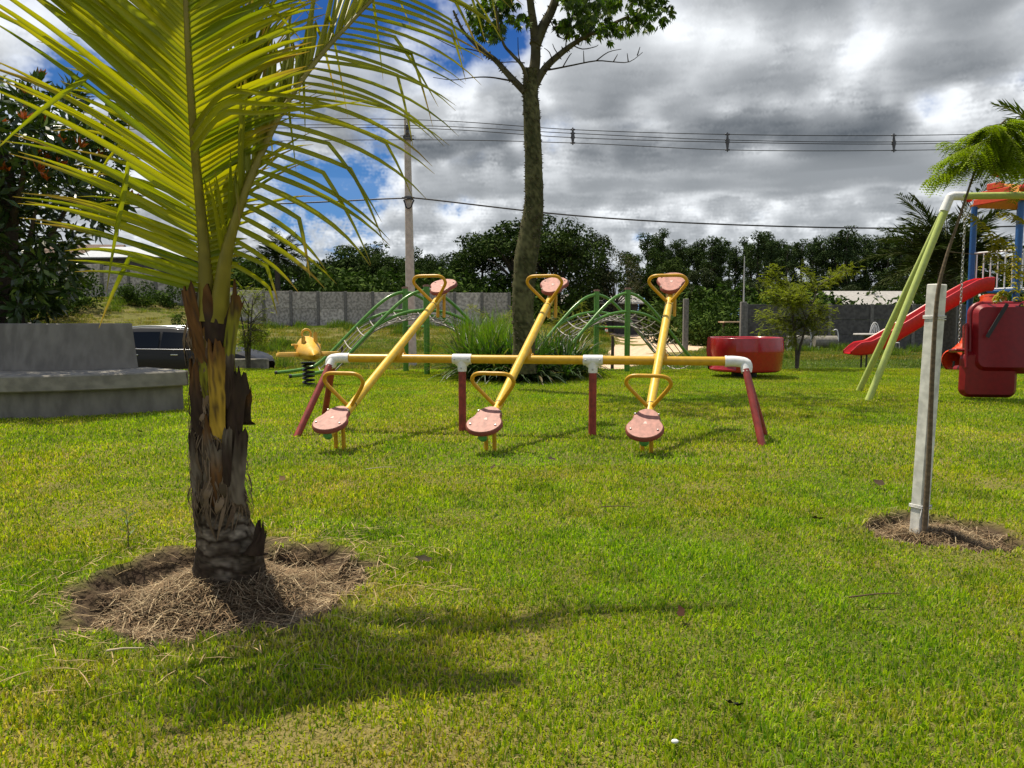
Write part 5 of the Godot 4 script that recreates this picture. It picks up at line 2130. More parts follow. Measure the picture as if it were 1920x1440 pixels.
func walls() -> void:
	M.concrete_post = worn(0.15, 0.145, 0.135, 0.95, 311, 0.2, 1.0)
	M.slab_a = worn(0.36, 0.335, 0.30, 0.95, 312, 0.35, 0.7)
	M.slab_b = worn(0.31, 0.29, 0.262, 0.95, 313, 0.35, 0.8)
	M.slab_c = worn(0.43, 0.40, 0.365, 0.95, 314, 0.35, 0.6)
	M.dark_slab = worn(0.085, 0.082, 0.078, 0.95, 315, 0.25, 0.6)
	var feet := []
	for e in [[-40, 542, 46.0], [100, 553, 45.5], [208, 560, 45.0], [281, 567, 45.0], [380, 590, 45.0], [461, 607, 45.0], [600, 611, 45.0], [765, 612, 45.0], [955, 613, 45.0]]:
		feet.append(at(e[0], e[1], e[2]))
	slab_wall("long mottled grey precast wall along the top of the bank", feet, 1.98, 20, [M.slab_a, M.slab_b, M.slab_c], 2)
	feet = []
	for e in [[1397, 655, 37.0], [1620, 656, 37.0], [1830, 656, 37.0], [2100, 656, 37.0]]:
		feet.append(at(e[0], e[1], e[2]))
	slab_wall("dark grey wall behind the red carousel and swing", feet, 2.17, 9, [M.dark_slab], 3)
	# free-standing gate posts and the thin mast
	for e in [[1285, 560, 632, 34.0, 0.22, "weathered concrete gate post beside the drive"], [1392, 566, 650, 36.0, 0.26, "dark concrete gate post at the end of the dark wall"]]:
		var p := at(e[0], e[2], e[3])
		var t := at(e[0], e[1], e[3])
		var g := Geo.new()
		g.box(Transform3D(Basis(), Vector3(0, (t.y - p.y) * 0.5 - 0.3, 0)), Vector3(e[4], t.y - p.y + 0.6, e[4]), 0.02)
		whole("gate_post", g, M.concrete_post, e[5], "post", "", "", p)
	var mp := at(1393, 640, 36.5)
	var mt := at(1396, 480, 36.5)
	var mg := Geo.new()
	mg.tube(pv([Vector3(0, -0.6, 0), (mt - mp) * 0.5, mt - mp]), [0.045, 0.04, 0.02], 8)
	whole("metal_mast", mg, paint(0.5, 0.5, 0.5, 0.5, 0.4), "thin pale metal mast rising at the dark wall's end", "mast", "", "", mp)
	# short wooden marker posts
	for e in [[847, 638, 672, 20.5, "short grey wooden post beside the spiny tree"], [1148, 630, 666, 22.0, "short grey wooden post at the edge of the sandy drive"], [641, 648, 662, 27.5, "small dark stump on the bank"]]:
		var p := at(e[0], e[2], e[3])
		var t := at(e[0], e[1], e[3])
		var g := Geo.new()
		g.tube(pv([Vector3(0, -0.5, 0), Vector3(0.01, (t.y - p.y) * 0.6, 0), Vector3(0, t.y - p.y, 0)]), [0.05, 0.045, 0.04], 8)
		whole("wooden_post", g, M.bark, e[4], "post", "", "", p)
	# low concrete kerb at the lawn edge before the car
	var kp := at(432, 694, 15.9)
	var kq := at(503, 694, 15.9)
	var kg := Geo.new()
	kg.box(Transform3D(Basis(), Vector3((kq.x - kp.x) * 0.5, 0.07, 0)), Vector3(kq.x - kp.x, 0.26, 0.14), 0.015)
	whole("low_kerb", kg, M.concrete_light, "low pale concrete kerb in front of the parked car", "kerb", "", "", Vector3(kp.x, 0, kp.z))
	# traffic cone on the drive
	var cp := at(1137, 625.5, 52.0)
	cp.y = height(cp.x, cp.z) + 0.03
	var co := base("traffic_cone", cp, "small red traffic cone on the sandy drive", "traffic cone")
	var cg := Geo.new()
	cg.lathe(PackedVector2Array([Vector2(0.16, 0.03), Vector2(0.03, 0.7), Vector2(0, 0.71)]), Transform3D(), 14)
	part("cone", cg, paint(0.62, 0.04, 0.02, 0.5), co)
	var cb := Geo.new()
	cb.box(Transform3D(Basis(), Vector3(0, 0.015, 0)), Vector3(0.4, 0.03, 0.4), 0.005)
	part("base_plate", cb, M.black, co)
	var cw := Geo.new()
	cw.lathe(PackedVector2Array([Vector2(0.121, 0.26), Vector2(0.088, 0.42)]), Transform3D(Basis(), Vector3(0, 0, 0)), 14)
	part("white_band", cw, M.joint_white, co)


func house(called: String, label: String, c: Vector3, size: Vector3, roof_h: float, wall: Material, roof: Material, turn: float, openings: Array) -> void:   # four walls, ridged roof with eaves, dark openings
	var o := base(called, c, label, "building", "", turn)
	var g := Geo.new()
	g.box(Transform3D(Basis(), Vector3(0, size.y * 0.5 - 0.4, 0)), size + Vector3(0, 0.8, 0))
	part("wall", g, wall, o)
	for s in [-1.0, 1.0]:
		var r := Geo.new()
		var half := size.z * 0.5 + 0.4
		var sl := atan2(roof_h, half)
		r.box(Transform3D(Basis(Vector3.RIGHT, s * sl), Vector3(0, size.y + roof_h * 0.5 + 0.02, s * half * 0.5)), Vector3(size.x + 0.8, 0.08, half / cos(sl) + 0.05), 0.01)
		part("roof", r, roof, o)
		var gb := Geo.new()
		gb.tri(Vector3(s * size.x * 0.5, size.y, -size.z * 0.5), Vector3(s * size.x * 0.5, size.y, size.z * 0.5), Vector3(s * size.x * 0.5, size.y + roof_h * 0.8, 0), Vector3(s, 0, 0))
		part("gable", gb, wall, o)
	for e in openings:
		var w := Geo.new()
		w.box(Transform3D(Basis(), Vector3(e[0], e[1], size.z * 0.5 + 0.01)), Vector3(e[2], e[3], 0.06), 0.0)
		var f := part("window" if e[3] < 1.5 else "door", w, M.dark_glass, o)
		var q := Geo.new()
		for k in [-1.0, 1.0]:
			q.box(Transform3D(Basis(), Vector3(e[0] + k * (e[2] * 0.5 + 0.035), e[1], size.z * 0.5 + 0.03)), Vector3(0.07, e[3] + 0.14, 0.07))
			q.box(Transform3D(Basis(), Vector3(e[0], e[1] + k * (e[3] * 0.5 + 0.035), size.z * 0.5 + 0.03)), Vector3(e[2], 0.07, 0.07))
		part("frame", q, M.concrete_light, f)


func buildings() -> void:
	M.dark_glass = paint(0.015, 0.017, 0.02, 0.15)
	M.roof_brown = worn(0.13, 0.085, 0.062, 0.9, 321, 0.25, 1.2)
	M.roof_metal = worn(0.33, 0.35, 0.38, 0.5, 322, 0.12, 0.6)
	M.roof_pale = worn(0.32, 0.305, 0.285, 0.8, 323, 0.15, 0.6)
	M.plaster = worn(0.30, 0.28, 0.26, 0.95, 324, 0.15, 0.5)
	M.plaster_dark = worn(0.075, 0.07, 0.07, 0.95, 325, 0.2, 0.5)
	var p := at(165, 545, 56.0)
	house("small_house", "small house with brown tiled roof beyond the bank", p, Vector3(4.6, 2.1, 4.0), 1.15, M.plaster_dark, M.roof_brown, 0.1, [[-1.0, 1.2, 0.9, 0.8], [1.0, 1.2, 0.9, 0.8]])
	p = at(300, 560, 52.0)
	house("metal_roofed_shed", "long shed with pale metal roof above the grey wall", p, Vector3(7.2, 2.5, 5.0), 0.9, M.plaster_dark, M.roof_metal, -0.06, [[-1.5, 1.3, 1.2, 0.8], [1.5, 1.3, 1.2, 0.8]])
	p = at(1112, 612, 62.0)
	house("pale_roofed_hut", "small dark hut with pale roof at the end of the drive", p, Vector3(6.5, 1.75, 4.0), 0.75, M.plaster_dark, M.roof_pale, 0.0, [[-1.0, 1.0, 1.2, 1.7], [1.4, 1.1, 1.2, 0.8]])
	p = at(1690, 630, 52.0)
	house("long_pale_roof", "low building with long pale roof behind the dark wall", p, Vector3(10.5, 2.0, 6.0), 0.95, M.plaster, M.roof_pale, 0.05, [[-2.0, 1.2, 1.2, 0.8], [2.0, 1.2, 1.2, 0.8]])
	# concrete round table with a wire chair, and two tanks, against the dark wall
	var tp := at(1632, 665, 33.0)
	tp.y = height(tp.x, tp.z)
	var to := base("garden_table", tp, "round concrete garden table before the dark wall", "table")
	var g := Geo.new()
	g.lathe(PackedVector2Array([Vector2(0, 0.76), Vector2(0.70, 0.76), Vector2(0.72, 0.79), Vector2(0.70, 0.84), Vector2(0, 0.84)]), Transform3D(), 24)
	part("table_top", g, M.roof_pale, to)
	g = Geo.new()
	g.lathe(PackedVector2Array([Vector2(0.30, -0.2), Vector2(0.22, 0.4), Vector2(0.30, 0.76)]), Transform3D(), 14)
	part("pedestal", g, M.concrete, to)
	for e in [[1640, 655, 33.6], [1672, 655, 33.4]]:
		var cp := at(e[0], e[1], e[2])
		cp.y = height(cp.x, cp.z)
		var co := base("wire_chair", cp, "white wire-backed chair behind the garden table", "chair", "wire chairs by the garden table")
		var bk := Geo.new()
		for k in 5:
			var x := (k - 2) * 0.08
			bk.tube(pv([Vector3(x, 0.45, 0), Vector3(x * 1.05, 0.9, -0.05), Vector3(x * 0.4, 1.32 - absf(x) * 0.8, -0.08)]), 0.014, 6)
		var rp := PackedVector3Array()
		for k in 11:
			var a := PI * k / 10.0
			rp.append(Vector3(cos(a) * 0.21, 0.75 + sin(a) * 0.58, -0.06))
		bk.tube(rp, 0.018, 6)
		part("backrest", bk, M.white_bar, co)
		var st := Geo.new()
		st.lathe(PackedVector2Array([Vector2(0, 0.43), Vector2(0.22, 0.43), Vector2(0.22, 0.46), Vector2(0, 0.46)]), Transform3D(Basis(), Vector3(0, 0, 0.15)), 16)
		part("seat", st, M.white_bar, co)
		for k in 4:
			var lg := Geo.new()
			var q := Vector3(-0.16 + 0.32 * (k % 2), 0, 0.02 + 0.28 * (k / 2))
			lg.tube(pv([q + Vector3(0, 0.44, 0), q * 1.1 + Vector3(0, -0.1, 0)]), 0.014, 6)
			part("leg", lg, M.white_bar, co)
	for e in [[1497, 640, 35.0], [1548, 641, 35.0]]:
		var q := at(e[0], e[1], e[2])
		var tk := base("steel_drum", q, "grey horizontal steel tank on a stand by the dark wall", "tank", "tanks by the dark wall")
		var tg := Geo.new()
		tg.tube(pv([Vector3(-0.52, 0, 0), Vector3(-0.48, 0, 0), Vector3(0.48, 0, 0), Vector3(0.52, 0, 0)]), [0.22, 0.28, 0.28, 0.22], 18)
		part("barrel", tg, M.concrete_light, tk)
		var lg := Geo.new()
		for k in [-0.4, 0.4]:
			var y := height(q.x, q.z) - q.y - 0.1
			lg.box(Transform3D(Basis(), Vector3(k, y * 0.5, 0)), Vector3(0.08, absf(y), 0.4), 0.01)
		part("stand", lg, M.white_bar, tk)
		var hp := Geo.new()
		hp.tube(bezier(pv([Vector3(0.45, -0.7, 0.25), Vector3(0.47, 0.2, 0.25), Vector3(0.38, 0.55, 0.25), Vector3(0.2, 0.5, 0.25)]), 4), 0.025, 6)
		part("pipe", hp, M.white_bar, tk)
	# stacked timber
	var wp := at(1375, 606, 40.0)
	var wo := base("timber_platform", wp, "low orange timber platform behind the gate posts", "platform")
	for k in 4:
		var pg := Geo.new()
		pg.box(Transform3D(Basis(), Vector3(0, 0.06, -0.5 + k * 0.3)), Vector3(1.25, 0.07, 0.27), 0.008)
		part("plank", pg, worn(0.34, 0.20, 0.11, 0.9, 331, 0.2, 2.0) if k == 0 else M.sand, wo)
	for k in [-0.5, 0.5]:
		var lg := Geo.new()
		lg.tube(pv([Vector3(k, 0.03, 0), Vector3(k, -1.6, 0)]), 0.06, 8)
		part("leg", lg, M.bark, wo)


func car() -> void:
	var z := 20.3
	var road := -0.70
	var front := at(503, 660, z).x
	var len_ := 4.25
	M.car_paint = paint(0.014, 0.0145, 0.016, 0.5, 0.0)
	M.car_paint.clearcoat_enabled = true
	M.car_paint.clearcoat = 0.15
	M.car_paint.clearcoat_roughness = 0.05
	M.chrome = paint(0.75, 0.76, 0.78, 0.15, 1.0)
	M.car_glass = paint(0.012, 0.014, 0.016, 0.05)
	M.car_glass.metallic_specular = 0.3
	M.car_paint.metallic_specular = 0.35
	M.tyre = paint(0.018, 0.018, 0.018, 0.85)
	M.lamp = paint(0.25, 0.26, 0.27, 0.12, 0.3)
	var o := base("parked_car", Vector3(front - len_, road, -z), "dark grey estate car parked below the lawn edge", "car")
	# stations along the car: x, sill, belt, roof, half width at belt, half width at roof
	var st := [[0.0, 0.55, 0.78, 0.84, 0.70, 0.66], [0.04, 0.40, 0.92, 0.98, 0.79, 0.72], [0.12, 0.30, 0.98, 1.10, 0.83, 0.70], [0.35, 0.27, 0.985, 1.40, 0.86, 0.66], [0.60, 0.25, 0.98, 1.475, 0.875, 0.64], [1.2, 0.24, 0.965, 1.51, 0.885, 0.64], [1.9, 0.24, 0.95, 1.505, 0.885, 0.64], [2.35, 0.24, 0.94, 1.46, 0.885, 0.63], [2.65, 0.24, 0.935, 1.36, 0.88, 0.63], [2.95, 0.24, 0.93, 1.18, 0.88, 0.66], [3.22, 0.24, 0.925, 1.00, 0.875, 0.72], [3.35, 0.25, 0.90, 0.95, 0.87, 0.74], [3.75, 0.26, 0.82, 0.88, 0.85, 0.70], [4.05, 0.30, 0.72, 0.79, 0.80, 0.62], [4.20, 0.36, 0.62, 0.68, 0.70, 0.52], [4.25, 0.45, 0.55, 0.60, 0.55, 0.40]]
	var g := Geo.new()
	var per := 0
	for e in st:
		var ring := []
		var pts := [[e[4] * 0.90, e[1]], [e[4] * 0.985, lerpf(e[1], e[2], 0.3)], [e[4], lerpf(e[1], e[2], 0.65)], [e[4] * 0.975, e[2]], [lerpf(e[4] * 0.965, e[5], 0.45), lerpf(e[2], e[3], 0.45)], [e[5], lerpf(e[2], e[3], 0.94)], [e[5] * 0.86, e[3]], [0.0, e[3] + 0.025]]
		for k in pts.size():
			ring.append(Vector3(e[0], pts[k][1], pts[k][0]))
		for k in range(pts.size() - 2, -1, -1):
			ring.append(Vector3(e[0], pts[k][1], -pts[k][0]))
		per = ring.size()
		for p in ring:
			g.put(p, Vector3.UP)
	for i in g.v.size():   # smooth normals from the neighbours
		var row := i / per
		var k := i % per
		var a := g.v[mini(row + 1, st.size() - 1) * per + k] - g.v[maxi(row - 1, 0) * per + k]
		var b := g.v[row * per + mini(k + 1, per - 1)] - g.v[row * per + maxi(k - 1, 0)]
		g.n[i] = b.cross(a).normalized()
		if g.n[i].dot(g.v[i] - Vector3(2.1, 0.75, 0)) < 0.0:
			g.n[i] = -g.n[i]
	for i in st.size() - 1:
		for k in per - 1:
			var a := i * per + k
			g.face(a, a + 1, a + per)
			g.face(a + 1, a + per + 1, a + per)
	part("body", g, M.car_paint, o)
	# side windows just proud of the body, each a pane with its chrome line
	for s in [-1.0, 1.0]:
		for e in [[0.32, 0.86, 0.36, 0.84], [0.92, 1.74, 0.90, 1.74], [1.80, 2.92, 1.80, 2.42]]:
			var w := Geo.new()
			var yb := 1.0
			var p := []
			for q in [[e[0], 0.0], [e[1], 0.0], [e[3], 1.0], [e[2], 1.0]]:
				var x: float = q[0]
				var y: float = yb if q[1] < 0.5 else 1.42 - 0.05 * absf(x - 1.4)
				var wd := lerpf(0.875 * 0.975, 0.64, (y - 0.96) / 0.52) + 0.028
				p.append(Vector3(x, y, s * wd))
			w.quad(p[0], p[1], p[2], p[3], Vector3(0, 0.3, s))
			part("window", w, M.car_glass, o)
		var ch := Geo.new()
		ch.tube(pv([Vector3(0.25, 0.985, s * 0.876), Vector3(1.2, 0.972, s * 0.888), Vector3(2.2, 0.955, s * 0.888), Vector3(3.05, 0.945, s * 0.882)]), 0.010, 6)
		part("chrome_line", ch, M.chrome, o)
		var rr := Geo.new()
		rr.tube(bezier(pv([Vector3(0.45, 1.46, s * 0.60), Vector3(1.2, 1.54, s * 0.60), Vector3(2.0, 1.53, s * 0.60), Vector3(2.5, 1.46, s * 0.59)]), 4), 0.016, 6)
		part("roof_rail", rr, M.chrome, o)
		for x in [1.15, 2.15]:
			var h := Geo.new()
			h.box(Transform3D(Basis(), Vector3(x, 0.82, s * 0.892)), Vector3(0.19, 0.032, 0.03), 0.01)
			part("door_handle", h, M.chrome, o)
		var hl := Geo.new()
		hl.ball(Transform3D(Basis(Vector3.UP, -s * 0.35) * Basis().scaled(Vector3(0.20, 0.075, 0.045)), Vector3(3.93, 0.68, s * 0.765)), 6, 12)
		part("headlight", hl, M.lamp, o)
		var mr := Geo.new()
		mr.box(Transform3D(Basis(), Vector3(2.78, 1.03, s * 0.99)), Vector3(0.13, 0.13, 0.18), 0.03)
		part("wing_mirror", mr, M.car_paint, o)
		for x in [0.80, 3.42]:
			var ty := Geo.new()
			ty.lathe(PackedVector2Array([Vector2(0.20, -0.10), Vector2(0.30, -0.105), Vector2(0.32, -0.07), Vector2(0.32, 0.07), Vector2(0.30, 0.105), Vector2(0.20, 0.10)]), Transform3D(Basis(Vector3.RIGHT, PI / 2), Vector3(x, 0.32, s * 0.80)), 24)
			var wl := part("wheel", ty, M.tyre, o)
			var rm := Geo.new()
			for k in 5:
				var a := TAU * k / 5.0
				rm.box(Transform3D(Basis(Vector3.BACK, a), Vector3(x - sin(a) * 0.11, 0.32 + cos(a) * 0.11, s * 0.885)), Vector3(0.05, 0.2, 0.02), 0.004)
			part("rim", rm, M.chrome, wl)
	var ws := Geo.new()
	ws.quad(Vector3(3.16, 1.035, -0.70), Vector3(3.16, 1.035, 0.70), Vector3(2.50, 1.43, 0.58), Vector3(2.50, 1.43, -0.58), Vector3(1, 1, 0))
	part("windscreen", ws, M.car_glass, o)
	var rw := Geo.new()
	rw.quad(Vector3(0.10, 1.06, -0.66), Vector3(0.10, 1.06, 0.66), Vector3(0.345, 1.41, 0.58), Vector3(0.345, 1.41, -0.58), Vector3(-1, 1, 0))
	part("rear_window", rw, M.car_glass, o)


func pole_and_wires() -> void:
	M.pole = worn(0.42, 0.40, 0.36, 0.9, 341, 0.15, 0.8)
	M.wire = paint(0.02, 0.022, 0.025, 0.6)
	M.ceramic = paint(0.05, 0.05, 0.055, 0.3)
	var z := 27.0
	var foot := at(772, 692, z)
	var top := at(763, 211, z)
	var o := base("power_pole", foot, "tall tapered concrete power pole behind the seesaw", "power pole")
	var d := top - foot
	var g := Geo.new()
	g.tube(pv([d * -0.06, Vector3.ZERO, d * 0.5, d]), [0.19, 0.185, 0.145, 0.105], 16)
	part("shaft", g, M.pole, o)
	for e in [[262, 0.24], [256, 0.24], [371, 0.22]]:
		var y := at(765, e[0], z).y - foot.y
		var b := Geo.new()
		var c := d * (y / d.y)
		b.tube(pv([c - Vector3(e[1], 0, -0.1), c + Vector3(e[1], 0, 0.1)]), 0.016, 6)
		b.tube(pv([c + Vector3(0, -0.035, 0), c + Vector3(0, 0.035, 0)]), 0.16, 14)
		part("bracket", b, M.ceramic, o)
	for y in [240, 250]:
		var hh := at(765, y, z).y - foot.y
		var q := Geo.new()
		q.lathe(PackedVector2Array([Vector2(0.02, -0.10), Vector2(0.07, -0.06), Vector2(0.05, 0.0), Vector2(0.07, 0.05), Vector2(0.02, 0.10)]), Transform3D(Basis(), d * (hh / d.y) + Vector3(0.02, 0, 0.14)), 12)
		part("insulator", q, M.ceramic, o)
	# upper lines: four conductors to the next pole, held by spacers; they go on to both sides
	var rows := [[224, 243, 252, 254, 247, 221], [235, 250, 262.5, 266, 258, 233], [240, 258, 266.5, 270, 263, 240], [262, 268, 281, 282, 274, 265]]
	var xs := [765.0, 1074.0, 1364.0, 1676.0, 2050.0]
	for r in rows:
		var w := Geo.new()
		var pts := PackedVector3Array([at(-100, r[5] + 4, z + 3.0), at(300, r[5] + 2, z + 1.5), at(765, r[0], z - 0.1)])
		for k in range(1, 5):
			pts.append(at(xs[k], r[k], z - 0.1))
		w.tube(bezier(pts, 8), 0.013, 5)
		whole("power_line", w, M.wire, ["topmost of four upper power lines, at the pole top", "second of four upper power lines, counted downwards", "third of four upper power lines, counted downwards", "lowest of four upper power lines, held at the brackets"][rows.find(r)], "cable", "upper power lines")
	for x in [1074, 1364, 1676]:
		var k: int = {1074: 1, 1364: 2, 1676: 3}[x]
		var s := base("line_spacer", at(x, rows[0][k] - 1, z - 0.1), "dark spacer clamping the upper power lines together", "line spacer", "spacers on the power lines")
		var q := Geo.new()
		var l := at(x, rows[3][k] + 2, z - 0.1) - s.position
		q.tube(pv([Vector3(0, 0.05, 0), l * 0.25, l * 0.5, l * 0.8, l - Vector3(0, 0.03, 0)]), [0.02, 0.045, 0.07, 0.045, 0.02], 8)
		part("rod", q, M.ceramic, s)
		for c in 4:
			var cl := Geo.new()
			cl.box(Transform3D(Basis(), at(x, rows[c][k], z - 0.1) - s.position), Vector3(0.16, 0.05, 0.06), 0.01)
			part("clamp", cl, M.ceramic, s)
	var th := Geo.new()
	th.tube(bezier(pv([at(-100, 398, z + 3), at(490, 383, z + 0.6), at(745, 372, z), at(757, 376, z - 0.2), at(762, 389, z - 0.22), at(770, 389, z - 0.22), at(776, 376, z - 0.2), at(786, 372, z), at(1075, 404, z), at(1364, 421, z), at(1700, 428, z), at(2050, 420, z)]), 7), 0.026, 6)
	whole("telephone_cable", th, M.wire, "thick black cable looped at the pole below the power lines", "cable")



# ---------------------------------------------------------------- trees and shrubs behind
func crown_clumps(g: Geo, r: RandomNumberGenerator, clumps: Array, per: int, leaf_l: float, colours: Array, shell := 0.55) -> void:   # clumps: [centre, Vector3 radii]
	for e in clumps:
		var c: Vector3 = e[0]
		var rr: Vector3 = e[1]
		for k in per:
			var d := any_dir(r)
			var q := lerpf(shell, 1.0, sqrt(r.randf()))
			var p := c + d * rr * q
			var nn := (d * 0.8 + any_dir(r) + Vector3.UP * 0.5).normalized()
			var t := any_dir(r)
			var dir := (t - nn * t.dot(nn)).normalized()
			g.col = tone(colours[r.randi() % colours.size()], r, 0.35)
			leaf(g, p, dir, nn, leaf_l * r.randf_range(0.6, 1.3), leaf_l * r.randf_range(0.35, 0.6))


func tree_kind(called: String, kind: String, seed_: int, label: String, group: String) -> Node3D:   # built with a height of 10
	var r := RandomNumberGenerator.new()
	r.seed = seed_
	var o := base(called, Vector3.ZERO, label, "tree", group)
	var g := Geo.new()
	var cr := Geo.new()
	var dark := [Color(0.030, 0.050, 0.014), Color(0.040, 0.064, 0.018), Color(0.056, 0.082, 0.020), Color(0.026, 0.042, 0.014)]
	var clumps := []
	if kind == "broad":
		g.tube(pv([Vector3(0, -1, 0), Vector3(0, 2.0, 0), Vector3(0.2, 4.0, 0)]), [0.35, 0.28, 0.2], 9)
		for i in 34:
			var a := r.randf() * TAU
			var d := sqrt(r.randf()) * 4.2
			var y := 8.9 - 0.155 * d * d - r.randf() * 3.6 * (1.0 - d / 7.0)
			var c := Vector3(cos(a) * d, y, sin(a) * d)
			clumps.append([c, Vector3(1.15, 0.72, 1.15) * r.randf_range(0.75, 1.25)])
			if i % 3 == 0:
				g.tube(bezier(pv([Vector3(0.1, 3.0, 0), Vector3(c.x * 0.45, lerpf(3.0, y, 0.65), c.z * 0.45), c]), 4), swept([0.16, 0.09, 0.03], 4), 6)
		for i in 14:
			var a := r.randf() * TAU
			clumps.append([Vector3(cos(a) * 3.0, r.randf_range(1.5, 4.5), sin(a) * 3.0), Vector3(1.3, 1.2, 1.3)])
		crown_clumps(cr, r, clumps, 230, 0.33, dark)
	elif kind == "bushy":
		g.tube(pv([Vector3(0, -1, 0), Vector3(0, 3.0, 0), Vector3(0, 6.5, 0)]), [0.25, 0.2, 0.08], 8)
		for i in 40:
			var y := r.randf_range(1.0, 9.0)
			var rad := 2.7 * sin(PI * clampf(y / 10.6, 0, 1)) + 0.3
			var a := r.randf() * TAU
			clumps.append([Vector3(cos(a) * rad * sqrt(r.randf()), y, sin(a) * rad * sqrt(r.randf())), Vector3(0.95, 0.85, 0.95) * r.randf_range(0.7, 1.2)])
		crown_clumps(cr, r, clumps, 210, 0.33, {41: dark, 42: [Color(0.050, 0.075, 0.020), Color(0.065, 0.095, 0.022), Color(0.040, 0.062, 0.018)], 43: [Color(0.042, 0.055, 0.026), Color(0.055, 0.068, 0.032), Color(0.036, 0.050, 0.022)]}[seed_])
	elif kind == "eucalyptus":
		g.tube(bezier(pv([Vector3(0, -1, 0), Vector3(0.1, 3.5, 0), Vector3(-0.05, 7.0, 0), Vector3(0.1, 9.6, 0)]), 4), swept([0.16, 0.13, 0.08, 0.02], 4), 7)
		for i in 26:
			var y := r.randf_range(2.2, 9.7)
			var a := r.randf() * TAU
			var d := r.randf_range(0.2, 1.25) * (1.0 - 0.45 * absf(y - 6.0) / 4.0)
			var c := Vector3(cos(a) * d, y, sin(a) * d)
			clumps.append([c, Vector3(0.62, 0.50, 0.62) * r.randf_range(0.6, 1.15)])
			g.tube(pv([Vector3(0.05, y - 0.7, 0), c]), [0.035, 0.012], 5)
		crown_clumps(cr, r, clumps, 150, 0.24, [Color(0.034, 0.056, 0.022), Color(0.046, 0.070, 0.028), Color(0.060, 0.084, 0.030)], 0.4)
	elif kind == "grey":
		g.tube(pv([Vector3(0, -1, 0), Vector3(0, 3.0, 0), Vector3(0, 6.5, 0)]), [0.22, 0.18, 0.06], 8)
		for i in 24:
			var a := r.randf() * TAU
			var e := r.randf_range(0.35, 1.4)
			var l := r.randf_range(3.0, 6.0)
			g.tube(bezier(pv([Vector3(0, 3.0, 0), Vector3(cos(a) * cos(e) * l * 0.5, 3 + sin(e) * l * 0.5, sin(a) * cos(e) * l * 0.5), Vector3(cos(a) * cos(e) * l, 3 + sin(e) * l, sin(a) * cos(e) * l)]), 3), swept([0.08, 0.05, 0.015], 3), 5)
		for i in 34:
			var d := any_dir(r)
			clumps.append([Vector3(d.x * 3.2, 5.6 + d.y * 3.6, d.z * 3.2) * Vector3(1, 1, 1), Vector3(0.9, 0.8, 0.9)])
		crown_clumps(cr, r, clumps, 60, 0.28, [Color(0.085, 0.085, 0.045), Color(0.065, 0.075, 0.035), Color(0.11, 0.10, 0.06)], 0.2)
	part("trunk", g, M.tree_bark, o)
	part("crown", cr, M.tree_leaf, o)
	return o


func palm_tree(called: String, label: String, where: Vector3, tall: float, fronds: int, flen: float, colour: Color, seed_: int, trunk_r: float, up := 0.9) -> Node3D:
	var r := RandomNumberGenerator.new()
	r.seed = seed_
	var o := base(called, where, label, "palm tree")
	var g := Geo.new()
	g.tube(bezier(pv([Vector3(0, -0.6, 0), Vector3(0.02, tall * 0.4, 0), Vector3(0, tall, 0)]), 6), swept([trunk_r * 1.2, trunk_r, trunk_r * 0.95], 6), 12)
	part("trunk", g, M.tree_bark, o)
	for i in fronds:
		var a := i * 2.399 + r.randf_range(-0.2, 0.2)
		var e := lerpf(-0.35, 1.35, pow(float(i) / fronds, 0.8)) * up + r.randf_range(-0.1, 0.1)
		var out := Vector3(cos(a), 0, sin(a))
		var d := out * cos(e) + Vector3.UP * sin(e)
		var l := flen * r.randf_range(0.85, 1.1)
		var pts := PackedVector3Array()
		var p := Vector3(0, tall, 0)
		for k in 9:
			pts.append(p)
			p += d * l / 8.0
			d = (d + Vector3.DOWN * 0.11).normalized()
		var f := Geo.new()
		f.col = Color(colour.r * 1.6, colour.g * 1.4, colour.b * 1.2)
		f.tube(pts, swept([flen * 0.013, 0.004], 8), 5)
		var n := 40
		for k in n:
			var t := 0.1 + 0.9 * k / n
			var q := mini(int(t * 8.0), 7)
			var b := pts[q].lerp(pts[q + 1], t * 8.0 - q)
			var tn := (pts[q + 1] - pts[q]).normalized()
			var sd := tn.cross(Vector3.UP).normalized()
			var ll := flen * 0.30 * sin(PI * clampf(0.2 + 0.75 * t, 0, 1))
			for s in [-1.0, 1.0]:
				var dd: Vector3 = (sd * s * 0.8 + tn * 0.6 + Vector3(0, r.randf_range(-0.25, 0.45), 0)).normalized()
				f.col = tone(colour, r, 0.35)
				leaf(f, b, dd, (Vector3.UP + any_dir(r) * 0.3).normalized(), ll, flen * 0.018)
		part("frond", f, M.tree_leaf, o)
	return o


func place(src: Node3D, first: Dictionary, px: float, top: float, depth: float, wide: float, turn: float) -> void:
	var x := (px - 960.0) / FOCAL * depth
	var p := on(x, -depth)
	var t := at(px, top, depth)
	var s := (t.y - p.y) / 9.6
	var o := src
	if first.has(src):
		o = copy(src, p, turn)
	else:
		first[src] = true
		o.position = p
		o.rotation.y = turn
	o.scale = Vector3(s * wide, s, s * wide)


